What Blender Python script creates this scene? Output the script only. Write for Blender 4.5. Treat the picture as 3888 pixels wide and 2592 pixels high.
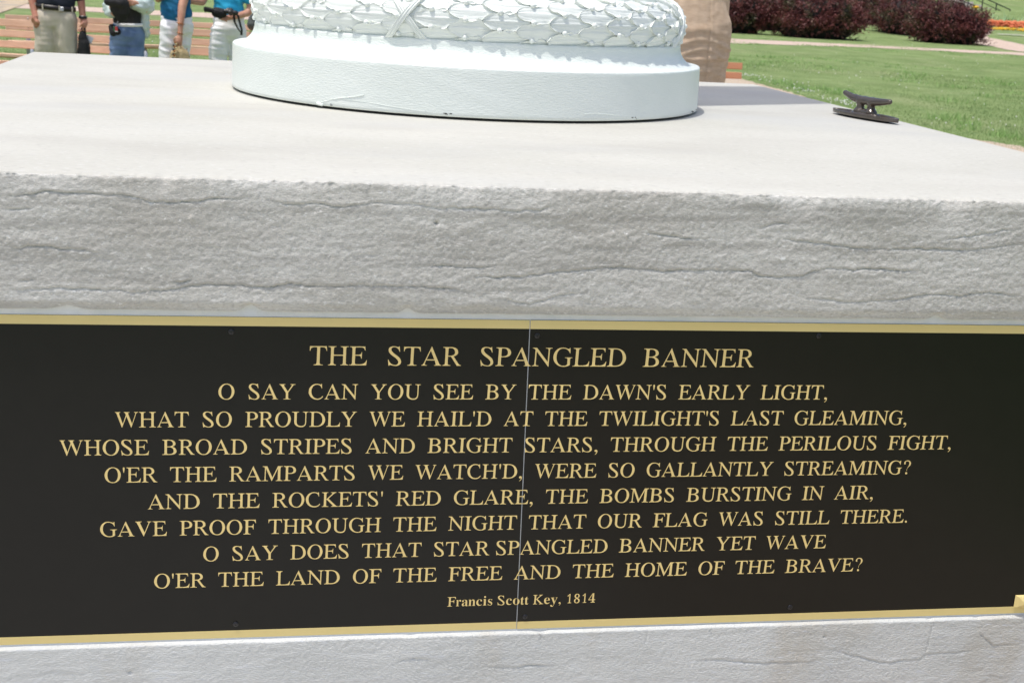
import bpy, bmesh, math, random
import numpy as np
from mathutils import Vector, Matrix, noise

# ------------------------------------------------------------------ camera, light, exposure
S = bpy.context.scene
for o in list(bpy.data.objects):
    bpy.data.objects.remove(o)
COL = S.collection
cd = bpy.data.cameras.new('camera'); cam = bpy.data.objects.new('camera', cd); COL.objects.link(cam)
RM = ((0.98383, -0.17012, 0.05587), (0.00789, -0.27085, -0.96259), (0.17889, 0.94747, -0.26513))
cam.matrix_world = Matrix(((RM[0][0], -RM[1][0], -RM[2][0], 0.3258),
                           (RM[0][1], -RM[1][1], -RM[2][1], -2.0187),
                           (RM[0][2], -RM[1][2], -RM[2][2], 1.5306),
                           (0, 0, 0, 1)))
cd.lens = 5006.2 / 3888 * 36; cd.sensor_width = 36; cd.clip_start = 0.05; cd.clip_end = 1000
cd.dof.use_dof = True; cd.dof.focus_distance = 2.3; cd.dof.aperture_fstop = 14
S.camera = cam

SUN_EL = math.radians(75); SUN_TRAVEL = math.radians(26)
W = bpy.data.worlds.new("World"); S.world = W; W.use_nodes = True
nt = W.node_tree; bg = nt.nodes['Background']
sky = nt.nodes.new('ShaderNodeTexSky'); sky.sky_type = 'NISHITA'; sky.sun_disc = False
sky.sun_elevation = SUN_EL; sky.sun_rotation = math.radians(244); sky.altitude = 100
sky.air_density = 0.82; sky.dust_density = 3.8; sky.ozone_density = 0.75
nt.links.new(sky.outputs[0], bg.inputs[0]); bg.inputs[1].default_value = 0.15
sd = bpy.data.lights.new('sun', 'SUN'); sd.energy = 2.15; sd.angle = math.radians(0.53); sd.color = (1, 0.975, 0.92)
sun = bpy.data.objects.new('sun', sd); COL.objects.link(sun); sun.location = (-5, -3, 20)
dvec = Vector((math.cos(SUN_TRAVEL) * math.cos(SUN_EL), math.sin(SUN_TRAVEL) * math.cos(SUN_EL), -math.sin(SUN_EL)))
sun.rotation_euler = dvec.to_track_quat('-Z', 'Y').to_euler()
S.view_settings.view_transform = 'Standard'; S.view_settings.look = 'None'
S.view_settings.gamma = 1; S.view_settings.use_curve_mapping = False
S.view_settings.exposure = 0.33
S.render.engine = 'CYCLES'
S.cycles.max_bounces = 7; S.cycles.diffuse_bounces = 4

random.seed(7); rng = np.random.default_rng(7)
ZT = 1.22                       # top of the stone pedestal
X0, X1, YB = -0.4256, 1.9737, 2.4527
CX, CY = 0.83, 1.515            # axis of the flagpole

# ------------------------------------------------------------------ helpers
TS = bpy.data.scenes.new('workbench')     # scratch scene, removed at the end
def tag(o, label=None, cat=None, group=None, kind=None):
    if label: o['label'] = label
    if cat: o['category'] = cat
    if group: o['group'] = group
    if kind: o['kind'] = kind
    return o

def thing(name, label, cat, loc=(0, 0, 0), group=None):
    o = bpy.data.objects.new(name, None); COL.objects.link(o); o.location = loc
    o.empty_display_size = 0.1
    return tag(o, label, cat, group)

def put(name, me, mat=None, parent=None, smooth=False):
    """link a mesh given in world coordinates; under a parent it is kept in place"""
    o = bpy.data.objects.new(name, me); COL.objects.link(o)
    if mat is not None and not me.materials: me.materials.append(mat)
    if smooth:
        me.polygons.foreach_set('use_smooth', [True] * len(me.polygons))
    if parent is not None:
        o.parent = parent
        l = Vector((0, 0, 0)); p = parent
        while p and p.type == 'EMPTY': l += p.location; p = p.parent
        if parent.type != 'EMPTY': l = Vector((0, 0, 0))
        o.matrix_parent_inverse = Matrix.Translation(-l)
    return o

def pyd(verts, faces):
    me = bpy.data.meshes.new('m'); me.from_pydata(verts, [], faces); me.update(); return me

def fast_mesh(V, F, smooth=False):
    """V (n,3) array, F (m,k) array"""
    me = bpy.data.meshes.new('m'); k = F.shape[1]
    me.vertices.add(len(V)); me.vertices.foreach_set('co', np.asarray(V, dtype=np.float32).ravel())
    me.loops.add(F.size); me.loops.foreach_set('vertex_index', F.astype(np.int32).ravel())
    me.polygons.add(len(F)); me.polygons.foreach_set('loop_start', np.arange(0, F.size, k, dtype=np.int32))
    me.update(calc_edges=True); me.validate()
    me.polygons.foreach_set('use_smooth', [smooth] * len(me.polygons))
    return me

def grid_faces(nr, nc, closed=False):
    r = np.arange(nr - 1)[:, None]; c = np.arange(nc if closed else nc - 1)[None, :]
    a = r * nc + c; b = r * nc + (c + 1) % nc
    return np.stack([a, b, b + nc, a + nc], -1).reshape(-1, 4)

def box_bm(bm, c, s, rot=None, bev=0.0):
    g = bmesh.ops.create_cube(bm, size=1.0)
    M = Matrix.Translation(c) @ (rot.to_4x4() if rot is not None else Matrix()) @ Matrix.Diagonal((*s, 1))
    bmesh.ops.transform(bm, matrix=M, verts=g['verts'])
    if bev > 0:
        es = list({e for v in g['verts'] for e in v.link_edges})
        bmesh.ops.bevel(bm, geom=es, offset=bev, segments=1, affect='EDGES')

def bm_me(bm):
    me = bpy.data.meshes.new('m'); bmesh.ops.recalc_face_normals(bm, faces=bm.faces); bm.to_mesh(me); bm.free(); return me

def box(c, s, rot=None, bev=0.0):
    bm = bmesh.new(); box_bm(bm, c, s, rot, bev); return bm_me(bm)

def tube(pts, rad, seg=10, flat=1.0, caps=True):
    """tube along points; rad number or list"""
    pts = [Vector(p) for p in pts]; n = len(pts)
    rad = rad if isinstance(rad, (list, tuple)) else [rad] * n
    V = []; up = None
    for i, p in enumerate(pts):
        d = (pts[min(i + 1, n - 1)] - pts[max(i - 1, 0)]).normalized()
        if up is None:
            up = Vector((0, 0, 1)) if abs(d.z) < .9 else Vector((0, 1, 0))
        a = d.cross(up).normalized(); b = a.cross(d).normalized(); up = b
        for k in range(seg):
            t = 2 * math.pi * k / seg
            V.append(p + a * math.cos(t) * rad[i] + b * math.sin(t) * rad[i] * flat)
    F = []
    for i in range(n - 1):
        for k in range(seg):
            F.append((i * seg + k, i * seg + (k + 1) % seg, (i + 1) * seg + (k + 1) % seg, (i + 1) * seg + k))
    if caps:
        F.append(tuple(reversed(range(seg)))); F.append(tuple((n - 1) * seg + k for k in range(seg)))
    return pyd([tuple(v) for v in V], F)

def join(meshes):
    V = []; F = []
    for m in meshes:
        o = len(V); V += [tuple(v.co) for v in m.vertices]; F += [tuple(o + i for i in p.vertices) for p in m.polygons]
        bpy.data.meshes.remove(m)
    return pyd(V, F)

def capsule(p0, r0, p1, r1, fy=1.0, seg=18):
    """tapered capsule; r may be (side, depth); fy flattens in depth"""
    p0 = Vector(p0); p1 = Vector(p1); d = (p1 - p0)
    L = max(d.length, 1e-6); d = d / L
    side = Vector((1, 0, 0)) - d * d.x
    side = side.normalized() if side.length > .25 else (Vector((0, 1, 0)) - d * d.y).normalized()
    dep = d.cross(side).normalized()
    r0 = r0 if isinstance(r0, tuple) else (r0, r0 * fy); r1 = r1 if isinstance(r1, tuple) else (r1, r1 * fy)
    rings = []
    for a in (-80, -55, -28, 0):
        t = math.radians(a); rings.append((p0 + d * min(r0) * math.sin(t), r0[0] * math.cos(t), r0[1] * math.cos(t)))
    for a in (0, 28, 55, 80):
        t = math.radians(a); rings.append((p1 + d * min(r1) * math.sin(t), r1[0] * math.cos(t), r1[1] * math.cos(t)))
    V = []
    for c, a, b in rings:
        for k in range(seg):
            t = 2 * math.pi * k / seg; V.append(c + side * a * math.cos(t) + dep * b * math.sin(t))
    F = [tuple(q) for q in grid_faces(len(rings), seg, True).tolist()]
    F.append(tuple(reversed(range(seg)))); F.append(tuple((len(rings) - 1) * seg + k for k in range(seg)))
    return pyd([tuple(v) for v in V], F)

def blob(caps, voxel, smooth=4, folds=None):
    """fuse tapered capsules into ONE continuous surface (voxel remesh + smoothing)"""
    me = join([capsule(*c) if not isinstance(c, bpy.types.Mesh) else c for c in caps])
    out = bpy.data.meshes.new('m'); QUEUE.append((out, me, voxel, smooth, folds))
    return out

QUEUE = []
def finish_blobs():
    """run all queued remeshes in one pass"""
    obs = []
    for out, me, voxel, smooth, folds in QUEUE:
        o = bpy.data.objects.new('tmp', me); TS.collection.objects.link(o); obs.append(o)
        m = o.modifiers.new('r', 'REMESH'); m.mode = 'VOXEL'; m.voxel_size = voxel
        if smooth:
            s = o.modifiers.new('s', 'SMOOTH'); s.factor = .6; s.iterations = smooth
    TS.view_layers[0].update(); dg = TS.view_layers[0].depsgraph
    for o, (out, me, voxel, smooth, folds) in zip(obs, QUEUE):
        r = o.evaluated_get(dg).to_mesh(); n = len(r.vertices)
        co = np.empty(n * 3, dtype=np.float32); r.vertices.foreach_get('co', co)
        if folds:
            no = np.empty(n * 3, dtype=np.float32); r.vertices.foreach_get('normal', no)
            co = co.reshape(-1, 3); no = no.reshape(-1, 3)
            d = np.array([folds(Vector(c)) for c in co.tolist()]); co = (co + no * d[:, None]).ravel()
        f = np.empty(len(r.polygons) * 4, dtype=np.int32); r.loops.foreach_get('vertex_index', f); nf = len(r.polygons)
        o.to_mesh_clear()
        out.vertices.add(n); out.vertices.foreach_set('co', co)
        out.loops.add(nf * 4); out.loops.foreach_set('vertex_index', f)
        out.polygons.add(nf); out.polygons.foreach_set('loop_start', np.arange(0, nf * 4, 4, dtype=np.int32))
        out.update(calc_edges=True)
        out.polygons.foreach_set('use_smooth', [True] * nf)
    for o in obs:
        m = o.data; bpy.data.objects.remove(o); bpy.data.meshes.remove(m)

def sm(e0, e1, x):
    t = np.clip((x - e0) / (e1 - e0), 0, 1); return t * t * (3 - 2 * t)

def vnoise(x, y, seed=0):
    r = np.random.default_rng(seed).random((256, 256))
    xi = np.floor(x).astype(int); yi = np.floor(y).astype(int); fx = x - xi; fy = y - yi
    fx = fx * fx * (3 - 2 * fx); fy = fy * fy * (3 - 2 * fy)
    g = lambda a, b: r[a % 256, b % 256]
    return (g(xi, yi) * (1 - fx) + g(xi + 1, yi) * fx) * (1 - fy) + (g(xi, yi + 1) * (1 - fx) + g(xi + 1, yi + 1) * fx) * fy

def fbm(x, y, seed=0, octv=4):
    s = 0; a = .5
    for i in range(octv):
        s = s + a * (vnoise(x * 2 ** i + 17.3 * i, y * 2 ** i + 5.1 * i, seed + i) - .5); a *= .5
    return s * 2

def srgb(r, g, b):
    f = lambda c: (c / 12.92 if c <= .04045 else ((c + .055) / 1.055) ** 2.4)
    return (f(r / 255), f(g / 255), f(b / 255))

# ------------------------------------------------------------------ materials
def mat(name, col, rough=.8, col2=None, nscale=8.0, stretch=(1, 1, 1), bump=0.0, bscale=60.0, bdist=.01,
        metal=0.0, spec=.5, lo=.35, hi=.65, detail=6.0, sub=None, trans=None, bstretch=(1, 1, 1)):
    m = bpy.data.materials.new(name); m.use_nodes = True; n = m.node_tree; p = n.nodes['Principled BSDF']
    p.inputs['Base Color'].default_value = (*col, 1); p.inputs['Roughness'].default_value = rough
    p.inputs['Metallic'].default_value = metal; p.inputs['Specular IOR Level'].default_value = spec
    tc = n.nodes.new('ShaderNodeTexCoord')
    if col2 is not None:
        mp = n.nodes.new('ShaderNodeMapping'); mp.inputs['Scale'].default_value = stretch
        no = n.nodes.new('ShaderNodeTexNoise'); no.inputs['Scale'].default_value = nscale; no.inputs['Detail'].default_value = detail
        cr = n.nodes.new('ShaderNodeValToRGB'); e = cr.color_ramp.elements
        e[0].position = lo; e[0].color = (*col, 1); e[1].position = hi; e[1].color = (*col2, 1)
        n.links.new(tc.outputs['Object'], mp.inputs[0]); n.links.new(mp.outputs[0], no.inputs[0])
        n.links.new(no.outputs[0], cr.inputs[0]); n.links.new(cr.outputs[0], p.inputs['Base Color'])
    if bump:
        mp2 = n.nodes.new('ShaderNodeMapping'); mp2.inputs['Scale'].default_value = bstretch
        nb = n.nodes.new('ShaderNodeTexNoise'); nb.inputs['Scale'].default_value = bscale; nb.inputs['Detail'].default_value = 5
        bp = n.nodes.new('ShaderNodeBump'); bp.inputs['Strength'].default_value = bump; bp.inputs['Distance'].default_value = bdist
        n.links.new(tc.outputs['Object'], mp2.inputs[0]); n.links.new(mp2.outputs[0], nb.inputs[0])
        n.links.new(nb.outputs[0], bp.inputs['Height']); n.links.new(bp.outputs[0], p.inputs['Normal'])
    return m

def mixin(m, col, scale, stretch, lo, hi, fac=1.0, detail=5.0, kind='noise'):
    """layer another colour over a material's base colour through a noise mask"""
    n = m.node_tree; p = n.nodes['Principled BSDF']
    src = p.inputs['Base Color'].links[0].from_socket if p.inputs['Base Color'].links else None
    tc = n.nodes.new('ShaderNodeTexCoord'); mp = n.nodes.new('ShaderNodeMapping'); mp.inputs['Scale'].default_value = stretch
    if kind == 'noise':
        no = n.nodes.new('ShaderNodeTexNoise'); no.inputs['Scale'].default_value = scale; no.inputs['Detail'].default_value = detail
        out = no.outputs[0]
    else:
        no = n.nodes.new('ShaderNodeTexVoronoi'); no.inputs['Scale'].default_value = scale; out = no.outputs['Distance']
    mr = n.nodes.new('ShaderNodeMapRange'); mr.inputs['From Min'].default_value = lo; mr.inputs['From Max'].default_value = hi
    mr.inputs['To Max'].default_value = fac
    mx = n.nodes.new('ShaderNodeMix'); mx.data_type = 'RGBA'
    n.links.new(tc.outputs['Object'], mp.inputs[0]); n.links.new(mp.outputs[0], no.inputs[0]); n.links.new(out, mr.inputs[0])
    n.links.new(mr.outputs[0], mx.inputs['Factor'])
    if src: n.links.new(src, mx.inputs[6])
    else: mx.inputs[6].default_value = p.inputs['Base Color'].default_value
    mx.inputs[7].default_value = (*col, 1)
    n.links.new(mx.outputs[2], p.inputs['Base Color'])
    return m

M = {}
M['stone'] = mat('rough_limestone', (.575, .558, .512), .92, (.675, .662, .622), 5, (1, 1, 2.6), bump=.4, bscale=420, bdist=.003, spec=.25, bstretch=(.75, 1, 1.2))
mixin(M['stone'], (.46, .43, .38), 3.0, (1, 1, 2.5), .52, .72, .45)
mixin(M['stone'], (.62, .645, .66), 2.2, (1, 1, 1.8), .55, .75, .55)
mixin(M['stone'], (.82, .82, .80), 95, (1, 1, 1.3), .66, .74, .8, 2)
mixin(M['stone'], (.36, .35, .325), 60, (.6, 1, 1.5), .64, .72, .4, 3)
mixin(M['stone'], (.43, .415, .38), 9, (.12, 1, 4.0), .46, .62, .65, 6)
mixin(M['stone'], (.36, .35, .325), 330, (.45, 1, 1.5), .50, .66, .50, 3)
mixin(M['stone'], (.86, .86, .83), 280, (.5, 1, 1.4), .60, .70, .5, 2)
M['stone_low'] = mat('tooled_limestone', (.575, .585, .565), .92, (.67, .68, .66), 4, (1, 1, 1.4), bump=.5, bscale=170, bdist=.004, spec=.25, bstretch=(1, 1, 2.2))
mixin(M['stone_low'], (.50, .455, .375), 3.4, (1.5, 1, .8), .55, .70, .6)
mixin(M['stone_low'], (.66, .68, .70), 60, (.6, 1, 2.6), .62, .72, .7, 2)
M['stone_top'] = mat('smooth_limestone', (.495, .488, .436), .85, (.540, .533, .482), 2.2, (1, 1.6, 1), bump=.25, bscale=60, bdist=.003, spec=.3, bstretch=(.25, 1.6, 1))
mixin(M['stone_top'], (.64, .64, .62), 150, (.45, 1.1, 1), .58, .70, .6, 4)
mixin(M['stone_top'], (.385, .38, .35), 140, (.45, 1.1, 1), .57, .70, .55, 4)
mixin(M['stone_top'], (.425, .41, .37), 4, (.5, 1.2, 1), .52, .70, .45, 5)
mixin(M['stone_top'], (.47, .475, .46), 1.6, (.6, 1.6, 1), .5, .66, .5, 4)
M['recess'] = mat('pale_mortar', (.74, .77, .78), .85, (.82, .84, .85), 20, bump=.3, bscale=140, bdist=.003)
M['white'] = mat('white_gloss_paint', (.785, .835, .775), .34, (.82, .865, .81), 6, bump=.45, bscale=110, bdist=.0028, spec=.5, bstretch=(1, 1, 3.6))
M['white_leaf'] = mat('white_cast_paint', (.80, .835, .785), .36, (.84, .87, .82), 9, bump=.3, bscale=120, bdist=.002, spec=.5)
M['gap'] = mat('gap_shade_and_iron', (.03, .03, .028), .8)  # near-black, stands in for shade in gaps; also bare iron at chips
M['panel'] = mat('black_panel', (.0050, .0052, .0042), .34, (.0060, .0062, .0050), 30, bump=.05, bscale=900, bdist=.0004, spec=.32)
M['gold'] = mat('gold_print', srgb(228, 206, 138), .42, srgb(232, 211, 144), 3, bump=.03, bscale=700, bdist=.0005, spec=.5)
M['gold_text'] = mat('gold_lettering', srgb(240, 212, 140), .45, srgb(244, 217, 146), 3, spec=.45)
M['joint'] = mat('grey_sealant', (.16, .17, .18), .6)
M['screw'] = mat('black_screw', (.012, .012, .016), .28, spec=.6)
M['bronze'] = mat('painted_bronze', (.070, .056, .044), .16, (.092, .074, .058), 30, bump=.2, bscale=140, bdist=.001, spec=.85, metal=.2)
M['rust'] = mat('rusty_plate', (.20, .13, .07), .8, (.30, .22, .13), 60)
M['wood'] = mat('bench_wood', srgb(208, 168, 140), .65, srgb(222, 184, 156), 7, (.4, 4, 4), bump=.3, bscale=40, bdist=.004, bstretch=(.1, 2, 2))
M['wood_red'] = mat('bench_wood_reddish', srgb(194, 136, 100), .6, srgb(204, 146, 110), 7, (.4, 4, 4), bump=.3, bscale=40, bdist=.004)
M['galv'] = mat('galvanised_steel', (.42, .44, .47), .42, (.52, .54, .57), 25, metal=.5)
M['bolt'] = mat('zinc_bolt', (.8, .8, .8), .25, metal=.9)
M['skin'] = mat('skin', srgb(196, 142, 118), .5, srgb(178, 116, 94), 14, bump=.15, bscale=90, bdist=.002)
M['skin2'] = mat('skin_fair', srgb(208, 160, 134), .5, srgb(190, 134, 110), 14, bump=.15, bscale=90, bdist=.002)
M['khaki'] = mat('khaki_cotton', srgb(196, 186, 166), .9, srgb(208, 198, 180), 12, bump=.4, bscale=260, bdist=.003)
M['navy'] = mat('navy_knit', (.008, .012, .022), .85, (.014, .019, .034), 12, bump=.4, bscale=220, bdist=.003)
M['belt'] = mat('black_leather', (.012, .009, .008), .4)
M['denim'] = mat('blue_denim', srgb(88, 112, 148), .88, srgb(122, 146, 176), 7, (1, 1, .8), bump=.4, bscale=220, bdist=.003)
M['black'] = mat('black_cloth', (.007, .007, .008), .8, (.014, .014, .015), 20, bump=.4, bscale=160, bdist=.003)
M['jacket'] = mat('pale_grey_nylon', srgb(186, 204, 200), .45, srgb(204, 218, 214), 8, bump=.35, bscale=50, bdist=.006)
M['teal'] = mat('teal_knit', srgb(14, 92, 134), .85, srgb(24, 112, 154), 9, bump=.3, bscale=200, bdist=.003)
M['cyan'] = mat('bright_cyan_cotton', srgb(24, 152, 198), .85, srgb(48, 178, 218), 9, bump=.3, bscale=200, bdist=.003)
M['white_cloth'] = mat('white_cotton', (.88, .88, .88), .9, (.9, .9, .9), 8, bump=.4, bscale=160, bdist=.003)
M['straw'] = mat('woven_straw', srgb(196, 170, 120), .8, srgb(232, 212, 168), 60, (1, 1, 5), bump=.9, bscale=70, bdist=.008, bstretch=(1, 1, 4))
M['linen'] = mat('tan_linen', srgb(208, 180, 152), .95, srgb(220, 194, 168), 26, (1, 1, 3.2), bump=.6, bscale=420, bdist=.002, bstretch=(.5, .5, 3))
mixin(M['linen'], srgb(188, 158, 132), 120, (.4, .4, 3), .55, .7, .5, 3)
M['hair'] = mat('grey_brown_hair', (.10, .075, .055), .7, (.16, .13, .10), 40, (6, 6, 1), bump=.5, bscale=120, bdist=.004)
M['rail'] = mat('black_iron', (.012, .014, .02), .4)
M['plastic'] = mat('black_plastic', (.010, .010, .011), .28, spec=.6)
M['red'] = mat('red_tag', (.55, .06, .06), .5); M['green'] = mat('green_tag', (.02, .12, .04), .5)
M['copper'] = mat('copper_bangle', (.35, .13, .03), .35, metal=.5)
M['eye'] = mat('eye_white', (.7, .7, .68), .3); M['lip'] = mat('lip', (.35, .12, .10), .5)
M['grey_bag'] = mat('grey_green_nylon', (.05, .06, .055), .7, (.08, .09, .085), 20)

# ------------------------------------------------------------------ stone pedestal
# bedding cracks in the upper stone and in the lower stone, (x, z) in metres on the front face
CR=[
[(-0.0662,1.1867),(-0.0444,1.1834),(-0.0223,1.1867),(-0.0037,1.1912),(0.0555,1.1901),(0.0704,1.1893),(0.1004,1.1906),(0.1267,1.1854),(0.1455,1.1808),(0.1721,1.1803),(0.195,1.1829),(0.2334,1.1864),(0.2721,1.1882),(0.2876,1.1918),(0.307,1.1932)],
[(0.307,1.1932),(0.3463,1.1822),(0.3897,1.1834),(0.4295,1.1812),(0.4414,1.1819),(0.4694,1.1867),(0.5097,1.187),(0.534,1.1872),(0.5667,1.184),(0.5791,1.1802),(0.6201,1.1833),(0.6533,1.1821),(0.6992,1.1812),(0.7158,1.1838),(0.7368,1.1835),(0.7615,1.1933),(0.7653,1.1997)],
[(-0.0696,1.1104),(-0.0441,1.1038),(-0.029,1.1093),(0.0045,1.1088),(0.0531,1.105),(0.087,1.1009)],
[(-0.0652,1.0427),(-0.0429,1.0418),(-0.0278,1.0453),(0.0023,1.0466),(0.0514,1.0465),(0.078,1.0449),(0.0933,1.0451),(0.1239,1.0403),(0.1549,1.0448),(0.186,1.0498),(0.2094,1.0543),(0.2564,1.0559),(0.2959,1.0532),(0.3197,1.054),(0.3556,1.0583),(0.3877,1.0547),(0.4322,1.0566),(0.4688,1.0572),(0.5056,1.0578),(0.5386,1.0574),(0.5718,1.0567),(0.6095,1.053),(0.6349,1.047)],
[(0.5374,1.0899),(0.587,1.0908),(0.6204,1.0893),(0.6705,1.0923),(0.6872,1.0948)],
[(0.6127,1.0743),(0.6799,1.0746),(0.7222,1.0762),(0.7559,1.0832),(0.7986,1.087),(0.8329,1.0902),(0.8717,1.093),(0.8936,1.093),(0.9245,1.0905),(0.9599,1.089),(0.9818,1.0916),(1.0532,1.0915),(1.0892,1.0926),(1.1081,1.085),(1.1402,1.0833),(1.1856,1.0863),(1.1986,1.0923),(1.23,1.0996),(1.2533,1.0987),(1.2721,1.0968),(1.2997,1.0995),(1.3326,1.0988),(1.3613,1.0961),(1.4035,1.0991)],
[(0.6483,1.0322),(0.6692,1.0376),(0.6818,1.0391),(0.7033,1.0351),(0.7292,1.0311),(0.7502,1.0379),(0.7882,1.0492),(0.8314,1.0521)],
[(1.181,1.0483),(1.2228,1.0467),(1.2464,1.0438),(1.2888,1.0417),(1.3072,1.0447),(1.3543,1.0462),(1.3912,1.0536),(1.4289,1.0578),(1.4724,1.0561),(1.5057,1.0598),(1.5249,1.0615),(1.5598,1.0574),(1.5878,1.0596)],
[(0.9017,1.1525),(0.9325,1.1489),(0.9769,1.1435),(1.0214,1.1414)],
[(1.0954,1.1591),(1.1256,1.1707),(1.157,1.1723)],
[(1.4244,1.1489),(1.4565,1.1564),(1.5031,1.1641),(1.5355,1.1716),(1.5681,1.1733)],
[(1.1328,1.1469),(1.1786,1.1436),(1.2251,1.138),(1.2717,1.1346),(1.3184,1.1333),(1.3887,1.1348),(1.4458,1.1337),(1.5027,1.1372),(1.5401,1.1447),(1.5729,1.1454)],
[(-0.0672,1.1634),(-0.0453,1.1628),(-0.0194,1.1666)],
[(-0.046,1.0559),(-0.0235,1.0583),(-0.0183,1.0495)],
[(0.1783,1.0596),(0.188,1.0569),(0.2055,1.0608)],
]
LO=[
[(1.0486,0.3806),(1.0971,0.3828),(1.1768,0.3734),(1.227,0.3698),(1.287,0.3711),(1.3121,0.3717)],
[(1.3139,0.398),(1.372,0.3799),(1.4307,0.3632),(1.5026,0.3668),(1.5115,0.3772),(1.5793,0.3784),(1.6157,0.3813)],
[(1.5106,0.4518),(1.5168,0.4384),(1.5154,0.4198),(1.5115,0.3772)],
[(1.603,0.453),(1.6099,0.4432),(1.6106,0.4191),(1.6339,0.3995),(1.6459,0.3909),(1.7035,0.3904)],
[(0.783,0.4447),(0.788,0.438),(0.7817,0.4282)],
[(1.3535,0.4507),(1.3551,0.4386)],
[(1.0909,0.4451),(1.0968,0.4243)],
[(0.9775,0.449),(0.9753,0.4185)],
[(0.5351,0.3976),(0.555,0.4053),(0.5979,0.4016)],
[(0.596,0.4484),(0.6319,0.4501),(0.6682,0.4498)],
[(0.6713,0.3846),(0.7405,0.3818),(0.7774,0.3853),(0.8291,0.3807)],
]
def crack_field(X, Z, lines, seed, ledge=.0008, width=.0013, depth=.0028, lfall=.010):
    H = np.zeros_like(X)
    for q, ln in enumerate(lines):
        ln = np.array(ln); dx = abs(ln[-1, 0] - ln[0, 0]); dz = abs(ln[-1, 1] - ln[0, 1])
        j = .0014 * fbm(X * 60 + q * 3.1, Z * 0 + q, seed + q, 3)
        if dx > dz:
            o = np.argsort(ln[:, 0]); xs = ln[o, 0]; zs = ln[o, 1]
            zc = np.interp(X, xs, zs) + j * 2.0; d = Z - zc
            L = xs[-1] - xs[0]
            tp = sm(xs[0] - .004, xs[0] + min(.05, L * .3), X) * (1 - sm(xs[-1] - min(.05, L * .3), xs[-1] + .004, X))
            if L > 1.6: tp = 1.0
            k = .55 + .9 * vnoise(X * 22 + q, X * 0 + q, seed + 9)
            H += tp * k * (-depth * np.exp(-(d / width) ** 2) + ledge * np.exp(-np.clip(d, 0, 1) / lfall) * (d > 0) - ledge * .2 * np.exp(-np.clip(-d, 0, 1) / .008) * (d <= 0))
        else:
            o = np.argsort(ln[:, 1]); zs = ln[o, 1]; xs = ln[o, 0]
            d = X - np.interp(Z, zs, xs) - j
            tp = sm(zs[0] - .004, zs[0] + .01, Z) * (1 - sm(zs[-1] - .002, zs[-1] + .004, Z))
            H += tp * (-depth * .8 * np.exp(-(d / (width * .8)) ** 2))
    return H

NX = 1150
SPOTS = [(.575, 1.158, .0026, -.007), (.858, 1.149, .0034, .0018), (.880, 1.146, .0038, .0018), (.765, 1.206, .010, .0016), (.765, 1.206, .006, -.0018), (.91, 1.195, .009, .0014), (1.46, 1.150, .006, .0018), (.205, 1.158, .004, .0018), (.165, 1.192, .006, .0018), (.255, 1.185, .005, .0018), (1.31, .42, .0022, -.006), (.10, .398, .003, -.006)]
xs = np.linspace(X0, X1, NX)
YF = -0.0133

def stone_front(seed, zs, lines, amp, yb, tooled=False):
    Xg, Zg = np.meshgrid(xs, zs)
    H = amp * .0011 * fbm(Xg * 7, Zg * 44, seed, 4) + amp * .0008 * fbm(Xg * 95, Zg * 150, seed + 5, 3) + amp * .0009 * (vnoise(Xg * 260, Zg * 330, seed + 6) - .5) * (.5 + vnoise(Xg * 14, Zg * 30, seed + 7))
    H += .0008 * fbm(Xg * 2.2, Zg * 4, seed + 8, 2)
    b = fbm(Xg * 5, Zg * 14, seed + 20, 4); H += amp * .0008 * sm(.02, .10, b)          # low flakes with edges
    if tooled:
        H += .0006 * np.sin((Xg * .75 + Zg) * 900 + 6 * fbm(Xg * 8, Zg * 8, 3)) * (fbm(Xg * 4, Zg * 4, 77, 2) + .3)
    H += crack_field(Xg, Zg, lines, seed + 30)
    for px_, pz_, pr_2, ph_ in SPOTS: H += ph_ * np.exp(-((Xg - px_) ** 2 + (Zg - pz_) ** 2) / pr_2 ** 2)
    return Xg, Zg, H

# upper stone: one continuous sheet: top -> broken front arris -> rough front -> underside of the lip
zs = np.concatenate([np.linspace(ZT - .0022, ZT - .012, 7), np.linspace(ZT - .014, 1.0146, 96), [1.0135, 1.013]])
Xg, Zg, H = stone_front(11, zs, CR, 1.0, YF)
chip = np.clip(fbm(xs * 14, xs * 0 + 3, 5, 4) + .04, 0, 1)
chip = .0055 * chip + .003 * np.clip(vnoise(xs * 190, xs * 0, 31) - .45, 0, 1) + .010 * np.clip(fbm(xs * 5, xs * 0 + 9, 15, 3) - .16, 0, 1)
chip += .008 * np.exp(-((xs - 1.172) / .040) ** 2) * (.7 + .4 * vnoise(xs * 45, xs * 0, 8)) + .006 * np.exp(-((xs - .165) / .012) ** 2) + .007 * np.exp(-((xs - 1.43) / .03) ** 2) + .004 * np.exp(-((xs - .62) / .02) ** 2)
fall = np.exp(-(ZT - Zg) / (.006 + .9 * chip[None, :]))
recede = (.0032 + .0018 * fbm(xs * 40, xs * 0, 77, 3) + chip)[None, :] * fall + .0030 * fbm(Xg * 110, Zg * 160, 91, 3) * fall
Yf = YF - H + recede
notch = .010 * np.exp(-((xs - .292) / .012) ** 2) + .008 * np.exp(-((xs - .535) / .010) ** 2) + .007 * np.exp(-((xs - 1.435) / .012) ** 2) + .005 * np.exp(-((xs - .02) / .02) ** 2) + .0018 * np.clip(fbm(xs * 30, xs * 0, 44, 3), 0, 1)
low = sm(1.03, 1.013, Zg)
Zf = Zg + low * notch[None, :]
Yf = np.where(low > 0, Yf * (1 - low * .6) + low * .6 * (YF + .0068), Yf)
Yf[-1] += .004
Zf[0] += -.002 * np.abs(fbm(xs * 110, xs * 0, 55, 3)) - .25 * chip; Zf[1] += -.0012 * np.abs(fbm(xs * 160, xs * 0, 56, 3))
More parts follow.
